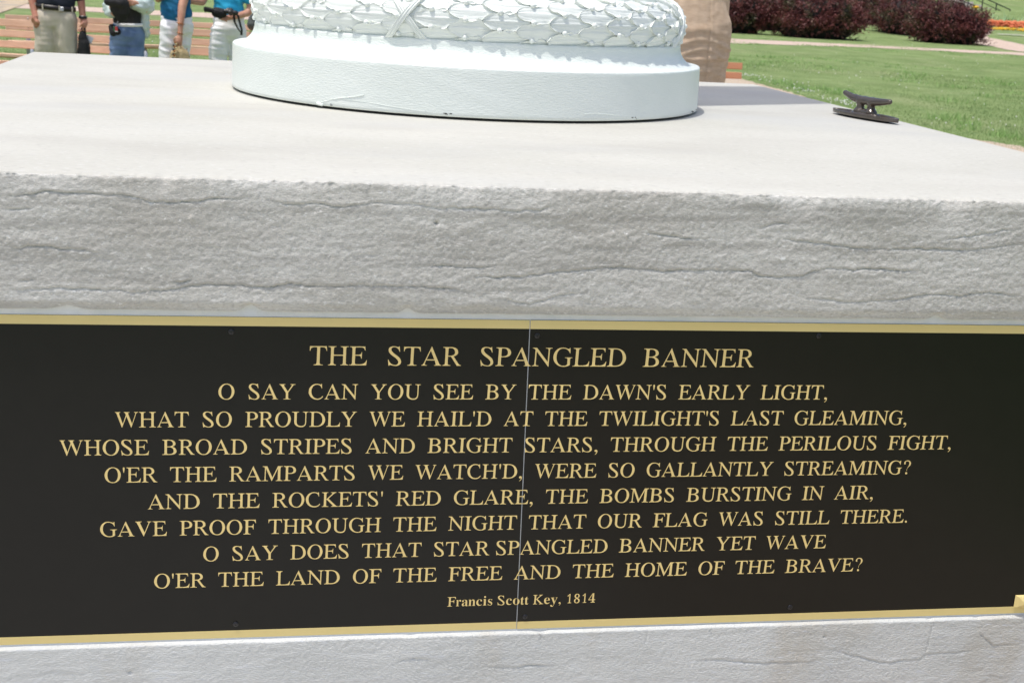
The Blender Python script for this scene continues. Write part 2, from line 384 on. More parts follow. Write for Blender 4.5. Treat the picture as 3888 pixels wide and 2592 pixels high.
ys = np.concatenate([np.linspace(YB, .5, 14)[:-1], np.linspace(.5, .08, 18)[:-1], np.linspace(.08, .004, 12)])
Xt, Yt = np.meshgrid(xs, ys)
fr = sm(.05, .0, Yt)
Zt = ZT + .0006 * fbm(Xt * 4, Yt * 9, 61, 3) * sm(3, 0, Yt) - fr * .5 * chip[None, :] * .5 - fr * .0006 * np.abs(fbm(Xt * 60, Yt * 60, 62, 3))
rows = [np.stack([Xt, Yt, Zt], -1), np.stack([Xg, Yf, Zf], -1)]
back = np.stack([xs, np.full(NX, .012), 1.0145 + notch], -1)[None]
P = np.concatenate(rows + [back]); nr = P.shape[0]
Fc = grid_faces(nr, NX)[:, ::-1]
top_me = fast_mesh(P.reshape(-1, 3), Fc, True)
top_me.materials.append(M['stone_top']); top_me.materials.append(M['stone'])
mi = np.zeros(len(Fc), dtype=np.int32); mi[(len(ys)) * (NX - 1):] = 1
top_me.polygons.foreach_set('material_index', mi)

pedestal = thing('stone_pedestal', 'massive pale limestone block with a rough split front under the white flagpole', 'pedestal', (0.774, 1.22, 0))
put('top_stone', top_me, None, pedestal)

# lower stone with its small smooth sill under the plaque
zs2 = np.concatenate([[.4475, .4465], np.linspace(.445, .27, 84), np.linspace(.26, .05, 30), [0.0]])
Xl, Zl, Hl = stone_front(23, zs2, LO, .75, YF, True)
Yl = -.0065 - Hl * .7
Yl[0] = .004; Yl[1] += .0015
Zl2 = Zl.copy(); Zl2[1] += -.002 * np.clip(fbm(xs * 18, xs * 0, 66, 4) + .1, 0, 1) - .006 * np.exp(-((xs - .785) / .012) ** 2) - .004 * np.exp(-((xs - .56) / .01) ** 2) - .004 * np.exp(-((xs - 1.51) / .006) ** 2) - .004 * np.exp(-((xs - 1.603) / .006) ** 2)
Zl2[0] = .4505
Pl = np.stack([Xl, Yl, Zl2], -1)
lm = fast_mesh(Pl.reshape(-1, 3), grid_faces(len(zs2), NX)[:, ::-1], True)
put('lower_stone', lm, M['stone_low'], pedestal)
put('recess', box(((X0 + X1) / 2, .0115, .743), (X1 - X0 - .004, .0215, .594)), M['recess'], pedestal)
# sides and back, slightly uneven, behind the front sheets
def side(axis, c, flip):
    a = np.linspace(0, 1, 90); zz = np.linspace(0, ZT - .0012, 60)
    A, Z = np.meshgrid(a, zz)
    n = .004 * fbm(A * 18, Z * 22, 71 + int(c * 3), 4) * np.sin(np.pi * A) ** .3 * sm(ZT, ZT - .02, Z)
    if axis == 'x': Pq = np.stack([c + n, .014 + A * (YB - .014), Z], -1)
    else: Pq = np.stack([X0 + A * (X1 - X0), c + n, Z], -1)
    F = grid_faces(60, 90)
    return fast_mesh(Pq.reshape(-1, 3), F if flip else F[:, ::-1], True)
put('side_face', side('x', X0, True), M['stone'], pedestal)
put('side_face', side('x', X1, False), M['stone'], pedestal)
put('back_face', side('y', YB, False), M['stone'], pedestal)

# ------------------------------------------------------------------ plaque
plaque = thing('plaque', 'long black two-panel plaque with gold lettering of a song verse and gold edge bands', 'plaque', (.756, 0, .727))
PX0, PX1, SEAM0, SEAM1 = -.20, 1.712, .7347, .7465
PT, PB, BW = 1.0018, .4520, .0146
def quad_prism(pts, y0, y1):
    v = [(x, y0, z) for x, z in pts] + [(x, y1, z) for x, z in pts]
    return pyd(v, [(0, 1, 2, 3), (7, 6, 5, 4), (0, 4, 5, 1), (1, 5, 6, 2), (2, 6, 7, 3), (3, 7, 4, 0)])
g = .0007
def seam(z): return .7347 + (.7495 - .7347) * (PT - z) / (PT - PB) * .62
pl = quad_prism([(PX0, PB), (seam(PB) - g, PB), (seam(PT) - g, PT), (PX0, PT)], 0.0, .004)
pr_ = quad_prism([(seam(PB) + g, PB), (PX1, PB), (PX1, PT), (seam(PT) + g, PT)], -.0005, .004)
put('panel', pl, M['panel'], plaque); put('panel', pr_, M['panel'], plaque)
for (z0, z1) in ((PT - BW, PT - .0002), (PB + .0002, PB + BW * .93)):
    put('gold_band', quad_prism([(PX0, z0), (seam(z0) - g, z0), (seam(z1) - g, z1), (PX0, z1)], -.0004, .0002), M['gold'], plaque)
    put('gold_band', quad_prism([(seam(z0) + g, z0), (PX1, z0), (PX1, z1), (seam(z1) + g, z1)], -.0010, -.0003), M['gold'], plaque)
put('joint', quad_prism([(seam(PB) - g * .9, PB), (seam(PB) + g * .9, PB), (seam(PT) + g * .9, PT), (seam(PT) - g * .9, PT)], .0012, .0032), M['joint'], plaque)
def screw_me(x, z):
    bm = bmesh.new(); n = 18
    prof = [(.0001, -.0017), (.0012, -.0017), (.0013, -.0006), (.0021, -.0007), (.0022, -.0019), (.0032, -.0018), (.0041, -.0012), (.0045, .0001)]
    V = [[bm.verts.new((x + r * math.cos(2 * math.pi * k / n), -.0006 + y, z + r * math.sin(2 * math.pi * k / n))) for k in range(n)] for r, y in prof]
    for a, b in zip(V[:-1], V[1:]):
        for k in range(n): bm.faces.new((a[k], a[(k + 1) % n], b[(k + 1) % n], b[k]))
    bm.faces.new(V[0]); return bm_me(bm)
for x, z in ((.263, .978), (.7478, .976), (1.231, .980), (.270, .477), (.7575, .475), (1.239, .478)):
    put('screw', screw_me(x, z), M['screw'], plaque)
# faceted gold corner block
cx0, cz0, cs = 1.6765, .4655, .024
cb = pyd([(cx0, -.0016, cz0), (cx0 + cs * 1.4, -.0016, cz0), (cx0 + cs * 1.4, -.0016, cz0 + cs), (cx0, -.0016, cz0 + cs), (cx0 + .0035, -.006, cz0 + .001), (cx0 + cs * 1.4 - .003, -.006, cz0 + .001), (cx0 + cs * 1.4 - .003, -.006, cz0 + cs - .002), (cx0 + .0035, -.006, cz0 + cs - .002), (cx0 + cs * .7, -.012, cz0 + cs * .45)],
         [(0, 1, 5, 4), (1, 2, 6, 5), (2, 3, 7, 6), (3, 0, 4, 7), (4, 5, 8), (5, 6, 8), (6, 7, 8), (7, 4, 8), (3, 2, 1, 0)])
put('corner_block', cb, M['gold'], plaque)

# lettering: roman capitals given as outlines in 1/1000 em
G={'B':[[(17,0),(17,19),(22,19),(44,20),(63,24),(77,30),(87,38),(95,49),(100,63),(104,82),(105,103),(113,548),(113,563),(113,576),(111,588),(109,598),(99,618),(82,631),(71,636),(56,639),(40,641),(20,643),(20,662),(281,662),(387,653),(468,626),(524,582),(555,519),(559,466),(538,421),(494,385),(425,358),(485,334),(531,301),(566,258),(587,207),(593,176),(593,148),(588,121),(577,97),(562,75),(542,56),(517,39),(487,25),(454,14),(416,6),(375,2),(330,0)],[(264,368),(316,371),(359,379),(394,391),(421,409),(439,432),(450,459),(452,490),(446,525),(426,571),(393,603),(347,623),(288,629),(260,629),(241,626),(230,621),(224,613),(221,601),(218,585),(218,575),(217,561),(216,543),(216,520),(216,493),(215,461),(215,424),(215,384),(219,376),(228,371),(242,369)],[(294,30),(345,33),(387,42),(422,58),(448,79),(466,107),(476,138),(477,175),(470,216),(459,246),(445,271),(427,292),(404,309),(378,321),(348,330),(313,336),(274,338),(247,337),(228,335),(216,329),(212,317),(208,103),(209,82),(210,72),(211,63),(220,46),(236,36),(247,33),(260,31),(276,30)]],
'C':[[(388,-14),(346,-12),(306,-6),(268,4),(231,18),(197,37),(165,58),(136,83),(110,112),(86,143),(67,178),(51,215),(38,255),(31,289),(28,324),(29,358),(33,393),(40,426),(51,458),(65,489),(82,519),(101,547),(123,573),(146,596),(173,617),(216,643),(262,661),(310,672),(361,676),(391,674),(424,670),(460,662),(500,651),(515,647),(529,645),(546,651),(556,669),(575,669),(585,473),(565,473),(562,489),(558,503),(547,535),(533,563),(515,587),(494,608),(470,624),(443,635),(412,642),(379,644),(349,642),(321,637),(294,627),(268,613),(244,596),(222,576),(203,552),(186,526),(171,498),(159,467),(150,435),(144,400),(141,363),(142,326),(147,288),(155,249),(171,200),(192,156),(218,118),(249,86),(284,60),(321,42),(361,31),(404,27),(466,35),(521,57),(569,94),(610,147),(633,130),(611,96),(587,66),(561,41),(532,21),(501,6),(467,-5),(429,-12)]],
'D':[[(16,0),(17,19),(22,19),(43,20),(61,23),(75,29),(85,36),(93,47),(98,62),(102,80),(103,103),(112,548),(112,564),(111,577),(110,588),(108,597),(98,617),(81,631),(70,635),(56,639),(40,641),(21,643),(22,662),(284,662),(332,660),(378,654),(422,643),(463,629),(501,611),(536,589),(568,563),(597,534),(622,502),(643,467),(661,429),(674,387),(681,349),(685,312),(684,276),(679,240),(670,206),(656,174),(639,144),(618,116),(592,91),(563,68),(531,48),(494,31),(454,17),(411,8),(364,2),(314,0)],[(311,32),(351,34),(387,39),(420,49),(450,63),(476,80),(499,99),(518,122),(534,147),(547,175),(557,204),(564,236),(568,269),(568,303),(566,338),(561,373),(553,409),(537,460),(515,505),(488,543),(456,574),(419,599),(377,616),(330,627),(279,630),(252,629),(233,625),(221,617),(215,603),(213,593),(212,581),(211,567),(210,551),(202,127),(201,108),(202,92),(203,80),(205,70),(215,51),(235,40),(249,37),(266,34),(287,32)]],
'E':[[(12,0),(12,19),(16,19),(37,20),(54,23),(68,29),(78,36),(85,46),(91,61),(94,81),(95,104),(104,548),(104,564),(103,577),(102,588),(100,597),(91,617),(74,631),(63,635),(50,639),(34,641),(15,643),(15,662),(533,662),(541,519),(525,519),(524,522),(518,543),(511,561),(504,576),(496,589),(486,600),(475,609),(461,616),(445,621),(427,625),(405,627),(379,629),(350,629),(267,629),(242,628),(224,625),(213,618),(207,607),(204,589),(202,564),(198,370),(281,370),(314,372),(343,376),(365,383),(382,392),(394,405),(403,421),(408,441),(410,464),(429,464),(420,230),(403,230),(400,248),(396,267),(392,281),(387,294),(382,304),(377,313),(363,325),(344,333),(333,335),(319,337),(304,337),(286,338),(199,338),(194,119),(194,88),(195,76),(197,67),(205,51),(220,40),(230,37),(242,35),(257,34),(276,33),(343,33),(376,34),(407,37),(434,42),(459,48),(481,57),(500,68),(518,81),(533,96),(547,114),(558,134),(569,157),(577,182),(597,182),(573,0)]],
'F':[[(12,0),(13,19),(17,19),(47,21),(68,26),(83,36),(93,51),(97,61),(99,74),(101,88),(102,104),(111,548),(111,564),(110,577),(109,588),(107,597),(97,617),(79,631),(67,635),(52,639),(35,641),(15,643),(16,662),(536,662),(546,505),(525,505),(524,514),(521,523),(512,551),(500,574),(486,592),(470,606),(450,616),(427,623),(399,627),(367,629),(284,629),(265,628),(249,626),(238,624),(231,620),(223,610),(220,596),(219,532),(217,367),(276,367),(301,368),(323,369),(343,372),(359,375),(374,380),(386,387),(396,395),(405,405),(412,416),(418,430),(423,445),(427,463),(448,463),(444,223),(422,223),(419,246),(416,258),(413,271),(407,288),(399,303),(390,314),(380,322),(367,328),(350,332),(327,334),(299,335),(217,335),(214,99),(215,80),(218,63),(229,41),(248,28),(261,24),(277,21),(297,19),(319,17),(322,0)]],
'G':[[(412,-14),(367,-12),(324,-6),(283,5),(244,19),(207,38),(173,60),(142,85),(115,114),(90,146),(70,180),(54,218),(42,257),(35,293),(32,328),(32,362),(36,396),(43,430),(53,462),(66,493),(82,523),(100,550),(121,576),(144,598),(169,619),(210,644),(255,662),(304,672),(357,676),(390,675),(422,670),(453,663),(484,653),(498,648),(512,643),(523,639),(534,635),(550,631),(560,629),(577,631),(589,638),(597,650),(604,668),(620,668),(627,466),(611,466),(594,506),(572,541),(547,572),(518,598),(485,618),(450,633),(411,642),(371,644),(329,641),(292,630),(258,613),(228,588),(202,557),(181,522),(164,481),(152,435),(145,387),(143,340),(146,293),(155,247),(171,195),(193,149),(219,110),(252,76),(288,50),(328,31),(371,19),(418,16),(442,17),(464,21),(484,28),(502,37),(518,49),(529,61),(535,76),(538,91),(539,225),(538,246),(537,256),(536,264),(526,284),(509,296),(497,299),(482,301),(463,304),(441,305),(441,323),(709,323),(709,305),(693,305),(679,303),(667,300),(658,296),(645,285),(638,268),(635,244),(634,227),(634,208),(635,50),(585,22),(531,2),(474,-10)]],
'H':[[(19,0),(19,19),(23,19),(50,21),(70,26),(84,35),(94,51),(97,61),(100,73),(101,87),(102,103),(110,548),(110,564),(109,577),(108,588),(106,597),(97,617),(81,631),(70,635),(56,639),(40,641),(22,643),(22,662),(290,662),(290,643),(286,643),(266,642),(249,639),(236,633),(225,626),(218,615),(212,599),(209,579),(207,555),(204,407),(204,396),(206,386),(210,378),(217,373),(227,370),(242,369),(491,369),(505,370),(513,373),(518,379),(519,390),(522,548),(522,563),(521,576),(520,587),(518,597),(509,617),(492,631),(481,635),(467,639),(451,641),(433,643),(434,662),(702,662),(701,643),(693,643),(674,642),(658,638),(645,633),(636,625),(629,614),(623,600),(620,581),(618,559),(611,114),(611,85),(612,74),(614,64),(623,44),(640,31),(651,26),(665,23),(681,21),(699,19),(699,0),(431,0),(431,19),(435,19),(462,21),(483,26),(497,35),(506,51),(510,61),(512,73),(513,87),(514,103),(517,302),(517,309),(516,317),(512,325),(505,330),(494,332),(480,333),(232,333),(218,332),(209,330),(205,324),(203,313),(199,114),(199,85),(200,74),(202,64),(211,44),(228,31),(239,26),(253,23),(269,21),(287,19),(287,0)]],
'I':[[(18,0),(19,19),(23,19),(53,21),(74,26),(89,35),(100,51),(103,61),(106,73),(107,87),(108,103),(117,548),(117,564),(117,577),(115,588),(114,597),(103,617),(85,631),(73,635),(58,639),(41,641),(21,643),(22,662),(315,662),(315,643),(307,643),(286,642),(268,638),(255,633),(244,625),(237,614),(231,600),(227,581),(226,559),(217,114),(217,99),(217,85),(219,74),(221,64),(231,44),(248,31),(260,26),(275,23),(292,21),(312,19),(312,0)]],
'K':[[(34,0),(34,19),(38,19),(65,21),(86,26),(100,35),(110,51),(114,61),(116,73),(118,87),(118,103),(127,548),(127,564),(126,577),(125,588),(123,597),(113,617),(97,631),(86,635),(72,639),(56,641),(37,643),(37,662),(308,662),(307,643),(299,643),(281,642),(265,639),(253,635),(243,629),(236,619),(231,605),(228,587),(226,563),(223,378),(223,371),(223,364),(227,358),(233,356),(239,357),(243,361),(437,549),(456,570),(469,589),(475,605),(475,618),(469,629),(457,637),(440,641),(416,643),(410,643),(410,662),(650,662),(647,644),(642,644),(623,642),(603,635),(582,623),(561,607),(538,587),(511,563),(481,535),(448,504),(314,376),(581,99),(600,79),(618,63),(636,49),(653,38),(669,29),(687,23),(705,19),(723,18),(723,0),(430,0),(431,18),(438,18),(466,20),(484,26),(493,36),(493,53),(488,64),(479,78),(465,95),(449,113),(247,324),(239,330),(232,332),(224,329),(221,320),(218,106),(218,82),(221,66),(231,43),(249,29),(262,25),(277,22),(295,20),(317,19),(317,0)]],
'L':[[(12,0),(12,19),(16,19),(37,20),(54,23),(68,29),(78,36),(86,47),(91,62),(95,80),(96,103),(104,548),(104,563),(104,577),(103,588),(101,597),(91,617),(75,631),(63,635),(50,639),(33,641),(15,643),(15,662),(284,662),(281,644),(261,643),(245,639),(231,634),(221,626),(214,615),(208,601),(205,582),(203,560),(195,131),(195,91),(197,73),(206,53),(220,41),(230,38),(243,35),(259,34),(278,33),(347,33),(383,34),(416,37),(444,41),(468,46),(489,54),(508,64),(524,77),(538,93),(550,111),(561,133),(571,159),(579,188),(598,188),(582,0)]],
'M':[[(12,0),(13,19),(29,20),(44,21),(56,23),(67,26),(83,35),(94,51),(97,61),(100,73),(101,87),(102,103),(118,548),(118,563),(117,576),(116,587),(114,597),(104,617),(86,631),(74,635),(59,639),(41,641),(21,643),(23,662),(219,662),(434,154),(663,662),(863,662),(862,643),(854,643),(833,642),(815,638),(802,633),(791,625),(784,614),(778,600),(774,581),(773,559),(765,114),(765,85),(766,74),(768,64),(778,44),(796,31),(808,26),(823,23),(840,21),(860,19),(860,0),(572,0),(573,16),(602,20),(624,26),(639,37),(649,55),(653,67),(655,81),(657,98),(657,118),(667,559),(411,0),(397,0),(161,560),(148,146),(148,122),(149,101),(151,83),(154,68),(165,45),(183,30),(195,26),(210,22),(227,20),(248,18),(247,0)]],
'N':[[(586,-11),(156,532),(147,123),(146,104),(147,89),(149,76),(151,65),(161,45),(178,33),(190,29),(205,27),(223,25),(245,23),(245,4),(12,4),(12,23),(34,24),(53,27),(68,33),(80,40),(88,50),(94,65),(98,84),(100,107),(112,560),(112,571),(110,582),(106,593),(99,603),(90,614),(79,624),(66,632),(52,638),(38,642),(22,643),(15,643),(15,662),(164,662),(564,157),(572,543),(573,562),(572,577),(570,590),(568,601),(558,622),(540,633),(528,637),(513,640),(495,642),(473,643),(473,662),(707,662),(706,643),(677,641),(655,636),(639,627),(628,612),(624,602),(621,590),(619,576),(618,559),(605,-11)]],
'O':[[(365,-14),(326,-12),(289,-7),(254,3),(220,16),(189,32),(160,52),(134,74),(110,100),(89,129),(71,160),(56,194),(45,231),(38,263),(35,295),(34,328),(36,360),(42,391),(49,422),(60,452),(72,481),(87,509),(104,535),(123,559),(144,582),(166,602),(190,621),(216,637),(243,651),(271,662),(301,670),(331,674),(362,676),(401,674),(438,668),(472,659),(505,645),(536,629),(565,609),(591,586),(614,559),(635,531),(652,499),(667,466),(677,430),(683,404),(687,377),(688,350),(687,323),(685,296),(680,269),(674,242),(666,216),(657,191),(646,167),(634,143),(620,121),(605,100),(588,80),(571,62),(552,46),(512,20),(467,1),(418,-10)],[(359,15),(383,16),(407,21),(428,30),(449,41),(468,56),(485,73),(501,92),(516,114),(529,138),(541,163),(551,190),(559,219),(565,248),(570,279),(573,310),(574,342),(573,375),(570,407),(564,439),(557,471),(545,512),(529,547),(510,577),(487,602),(462,622),(434,636),(404,645),(371,647),(345,645),(321,640),(297,630),(275,617),(254,601),(234,581),(217,559),(201,533),(186,505),(175,475),(165,442),(157,407),(153,381),(150,354),(149,327),(149,301),(150,274),(153,248),(158,222),(164,195),(176,154),(193,118),(213,87),(237,61),(264,41),(293,26),(325,18)]],
'P':[[(16,0),(16,19),(21,19),(42,20),(59,23),(73,28),(83,35),(91,46),(96,61),(99,80),(100,103),(109,548),(109,563),(109,576),(107,587),(105,597),(96,618),(79,631),(68,636),(54,639),(38,641),(19,643),(19,662),(289,662),(383,653),(455,625),(507,579),(537,514),(542,486),(542,460),(538,435),(529,412),(515,391),(498,372),(476,356),(450,342),(421,331),(388,323),(351,318),(310,317),(219,317),(208,314),(204,305),(201,92),(202,78),(204,65),(215,42),(234,29),(247,25),(263,22),(283,20),(305,19),(304,0)],[(261,345),(309,348),(348,357),(380,371),(404,391),(420,416),(429,446),(430,480),(423,519),(414,546),(402,570),(387,590),(369,606),(347,618),(322,626),(294,632),(262,633),(238,631),(222,623),(218,617),(214,607),(211,593),(210,577),(206,375),(206,367),(208,360),(212,353),(219,348),(234,346)]],
'R':[[(17,0),(17,19),(22,19),(42,20),(59,24),(73,30),(82,38),(89,49),(95,63),(98,82),(99,103),(106,548),(107,563),(106,576),(105,588),(103,598),(93,618),(78,631),(67,636),(54,639),(38,641),(20,643),(20,662),(299,662),(347,660),(389,653),(427,641),(460,624),(487,603),(509,579),(525,551),(536,519),(540,456),(517,405),(468,364),(392,335),(533,121),(550,97),(566,76),(581,58),(595,44),(609,33),(623,25),(639,21),(655,19),(659,19),(658,0),(510,0),(297,325),(276,325),(254,325),(233,326),(215,327),(199,329),(195,126),(195,106),(196,89),(197,75),(199,65),(209,42),(225,28),(236,24),(248,21),(263,19),(280,18),(290,18),(289,0)],[(263,356),(309,359),(348,367),(380,380),(404,399),(422,423),(431,451),(433,482),(428,518),(407,567),(373,602),(325,623),(264,630),(243,629),(227,626),(216,620),(209,608),(205,591),(204,567),(199,360),(230,357),(246,356)]],
'S':[[(304,-14),(270,-12),(232,-7),(190,2),(146,14),(132,18),(120,19),(96,11),(86,-12),(67,-12),(42,207),(62,208),(78,164),(98,125),(122,92),(149,64),(180,43),(213,27),(248,18),(285,15),(304,16),(322,19),(338,25),(353,32),(365,42),(376,53),(384,66),(390,80),(394,96),(395,112),(394,130),(390,149),(386,161),(380,173),(373,186),(364,198),(354,210),(343,222),(330,235),(317,247),(306,257),(294,267),(282,277),(269,286),(255,297),(241,307),(226,318),(210,330),(176,355),(147,380),(123,402),(104,422),(88,442),(76,462),(66,482),(59,503),(54,527),(52,550),(55,572),(61,592),(70,610),(83,627),(99,641),(118,654),(140,663),(164,670),(192,675),(222,676),(247,675),(271,674),(295,670),(318,664),(355,654),(373,650),(395,656),(407,673),(427,673),(447,479),(430,479),(416,517),(400,551),(381,580),(358,603),(333,622),(306,635),(277,643),(246,645),(220,644),(198,638),(179,629),(165,616),(155,600),(150,581),(150,559),(155,535),(160,521),(168,506),(178,491),(192,476),(207,461),(223,445),(242,429),(261,414),(322,368),(338,356),(354,344),(370,331),(386,319),(421,288),(448,254),(470,218),(484,179),(490,152),(491,127),(488,103),(481,80),(470,60),(456,41),(439,25),(418,11),(394,0),(367,-8),(337,-12)]],
'T':[[(153,0),(152,19),(160,19),(177,20),(191,21),(204,24),(215,27),(231,39),(242,59),(245,72),(248,88),(250,106),(251,127),(262,594),(262,603),(260,611),(250,623),(230,628),(203,628),(174,627),(148,624),(126,621),(107,615),(90,608),(77,599),(66,588),(57,575),(50,560),(45,543),(41,523),(39,501),(17,503),(19,662),(582,662),(593,498),(574,498),(571,514),(568,529),(560,554),(550,575),(538,592),(524,605),(506,615),(484,622),(456,626),(424,628),(384,628),(373,626),(366,622),(363,614),(361,603),(349,132),(349,110),(350,90),(351,74),(354,61),(364,40),(382,28),(395,24),(411,21),(429,20),(451,19),(461,19),(460,0)]],
'U':[[(385,-14),(335,-11),(290,-2),(248,13),(210,34),(177,60),(150,90),(130,123),(117,161),(113,180),(110,203),(109,229),(109,259),(114,552),(114,579),(111,598),(101,620),(83,633),(71,637),(55,640),(36,642),(14,644),(14,662),(308,662),(308,644),(298,644),(276,642),(258,638),(243,631),(233,621),(225,607),(220,590),(217,569),(215,543),(211,275),(211,236),(212,203),(215,177),(218,156),(228,129),(242,104),(259,83),(280,65),(305,51),(333,41),(363,35),(395,33),(423,34),(449,38),(472,45),(492,54),(510,65),(526,79),(538,95),(548,113),(556,137),(561,169),(565,209),(567,259),(572,505),(572,530),(571,551),(569,570),(565,586),(560,602),(554,614),(546,624),(537,631),(525,636),(510,640),(492,643),(470,644),(469,662),(703,662),(705,644),(691,644),(666,641),(646,633),(632,619),(623,599),(621,585),(618,564),(617,552),(617,539),(616,524),(616,508),(612,233),(610,190),(605,152),(598,118),(587,88),(574,63),(557,41),(538,24),(514,10),(488,-1),(457,-8),(423,-13)]],
'a':[[(344,-10),(315,-6),(293,6),(279,26),(273,54),(242,27),(209,8),(173,-4),(136,-8),(114,-6),(95,-1),(78,8),(63,21),(52,36),(44,54),(39,73),(37,95),(41,125),(51,153),(69,177),(94,199),(126,219),(167,239),(215,258),(271,276),(271,349),(270,368),(267,384),(262,398),(255,409),(246,417),(235,423),(221,426),(204,427),(179,425),(161,420),(151,410),(147,397),(150,387),(159,372),(169,353),(172,335),(167,312),(155,293),(145,286),(135,281),(124,278),(112,277),(99,278),(88,282),(78,287),(69,295),(62,305),(58,316),(55,329),(54,343),(55,359),(59,375),(66,389),(75,403),(87,415),(101,426),(117,436),(135,445),(154,451),(176,456),(198,459),(223,460),(266,458),(303,451),(333,439),(356,423),(373,401),(385,374),(392,342),(394,305),(394,94),(395,73),(397,61),(401,55),(409,53),(419,56),(431,64),(442,44),(420,20),(396,3),(371,-7)],[(209,52),(222,55),(239,63),(256,76),(271,95),(271,247),(225,229),(192,203),(172,168),(166,125),(168,93),(176,70),(190,57)]],
'c':[[(224,-10),(197,-8),(171,-3),(146,7),(123,20),(102,36),(83,55),(66,77),(51,101),(40,128),(32,156),(27,187),(25,218),(27,252),(32,284),(42,314),(55,343),(71,368),(90,391),(112,411),(136,428),(163,442),(191,452),(220,458),(251,460),(285,458),(314,453),(340,443),(362,430),(379,414),(391,396),(399,376),(401,354),(397,330),(385,312),(366,300),(341,296),(316,300),(297,313),(286,333),(283,362),(284,378),(285,392),(282,408),(274,419),(261,426),(243,428),(207,419),(181,389),(165,340),(160,272),(162,223),(169,180),(181,143),(196,113),(216,90),(239,73),(265,62),(294,59),(320,62),(345,71),(369,86),(392,107),(412,91),(373,47),(328,15),(279,-4)]],
'e':[[(227,-10),(199,-8),(172,-3),(147,6),(123,19),(101,36),(82,55),(66,77),(51,102),(40,131),(32,161),(27,194),(25,229),(27,262),(32,293),(40,322),(52,349),(67,373),(84,395),(104,414),(127,430),(151,443),(176,453),(204,458),(232,460),(273,457),(310,446),(342,429),(370,405),(392,375),(408,340),(418,299),(421,252),(421,242),(171,242),(180,164),(204,109),(242,76),(296,65),(325,69),(352,81),(378,100),(402,127),(424,108),(384,56),(338,20),(286,-3)],[(170,279),(299,279),(299,312),(298,340),(296,364),(292,385),(286,401),(278,413),(268,422),(254,427),(238,429),(209,421),(187,396),(175,354),(170,296)]],
'i':[[(137,534),(122,535),(108,539),(96,546),(84,555),(75,566),(68,579),(65,593),(63,608),(65,623),(68,637),(75,650),(84,661),(96,671),(108,678),(122,682),(137,683),(152,682),(166,678),(178,671),(190,661),(199,650),(205,637),(209,623),(211,608),(209,593),(205,579),(199,566),(189,555),(178,546),(165,539),(152,535)],[(16,0),(16,24),(41,28),(56,38),(64,55),(66,82),(66,371),(64,402),(58,420),(44,429),(19,433),(20,457),(207,457),(207,82),(209,56),(216,39),(229,28),(253,24),(253,0)]],
'n':[[(16,0),(16,23),(38,27),(52,37),(60,54),(63,81),(63,366),(60,392),(53,410),(40,421),(17,425),(17,448),(192,448),(192,386),(219,419),(250,442),(284,455),(322,460),(374,450),(411,421),(433,373),(440,306),(440,81),(443,55),(449,37),(463,27),(485,23),(485,0),(266,0),(266,23),(272,23),(289,27),(301,38),(308,55),(311,81),(311,313),(310,332),(309,348),(306,362),(303,373),(290,387),(267,392),(246,389),(227,379),(209,363),(192,340),(192,81),(194,55),(201,37),(214,27),(236,23),(236,0)]],
'o':[[(250,-10),(219,-8),(189,-2),(161,7),(135,21),(111,38),(90,57),(72,80),(57,105),(45,132),(36,161),(31,192),(29,225),(31,258),(36,289),(45,319),(57,346),(72,371),(90,394),(111,413),(135,430),(161,443),(189,452),(218,458),(249,460),(281,458),(310,453),(338,443),(364,430),(387,414),(408,395),(426,373),(442,348),(454,320),(463,290),(468,259),(470,225),(468,191),(463,159),(454,130),(442,102),(426,77),(408,55),(387,36),(364,20),(339,7),(311,-3),(282,-8)],[(250,21),(270,23),(286,31),(300,43),(310,60),(314,71),(318,85),(320,101),(323,121),(324,143),(325,167),(326,195),(326,225),(325,283),(322,330),(316,366),(308,392),(298,409),(285,422),(269,430),(250,432),(230,430),(214,422),(201,409),(191,392),(184,366),(178,330),(175,283),(174,225),(174,196),(175,168),(176,143),(178,121),(180,102),(183,85),(187,71),(191,60),(201,43),(215,31),(231,23)]],
'r':[[(5,0),(5,23),(26,28),(38,37),(45,54),(47,81),(47,364),(46,381),(45,394),(43,405),(39,412),(28,421),(7,424),(8,448),(160,448),(160,364),(171,386),(183,405),(196,422),(210,435),(225,446),(239,454),(253,458),(266,460),(282,459),(296,455),(308,448),(318,439),(325,428),(331,415),(334,400),(335,384),(332,359),(321,339),(305,326),(284,321),(266,324),(253,333),(243,346),(235,361),(225,372),(212,376),(196,369),(180,349),(173,334),(168,318),(165,299),(164,278),(164,81),(167,53),(176,36),(184,31),(194,28),(207,25),(223,23),(223,0)]],
's':[[(206,-10),(187,-9),(166,-4),(144,3),(119,13),(111,16),(101,17),(83,11),(72,-8),(51,-8),(51,155),(74,155),(82,126),(92,101),(104,79),(119,60),(136,45),(154,34),(172,28),(191,25),(207,27),(221,30),(233,35),(243,42),(251,51),(256,62),(260,74),(261,88),(258,107),(249,125),(233,140),(212,154),(146,190),(124,202),(105,216),(89,231),(76,246),(66,263),(59,280),(54,299),(53,319),(55,348),(62,374),(74,398),(90,420),(111,437),(134,450),(162,457),(192,460),(208,459),(226,456),(235,453),(246,451),(257,447),(270,444),(280,441),(289,440),(302,445),(312,460),(330,460),(330,321),(309,321),(301,345),(291,367),(280,385),(267,400),(252,412),(237,421),(220,426),(203,427),(190,426),(178,424),(167,419),(159,413),(148,396),(144,375),(147,354),(158,336),(165,329),(175,321),(186,314),(200,307),(260,275),(281,262),(300,249),(315,235),(327,221),(336,204),(343,185),(347,164),(348,140),(346,107),(338,78),(326,52),(309,30),(288,13),(264,0),(236,-7)]],
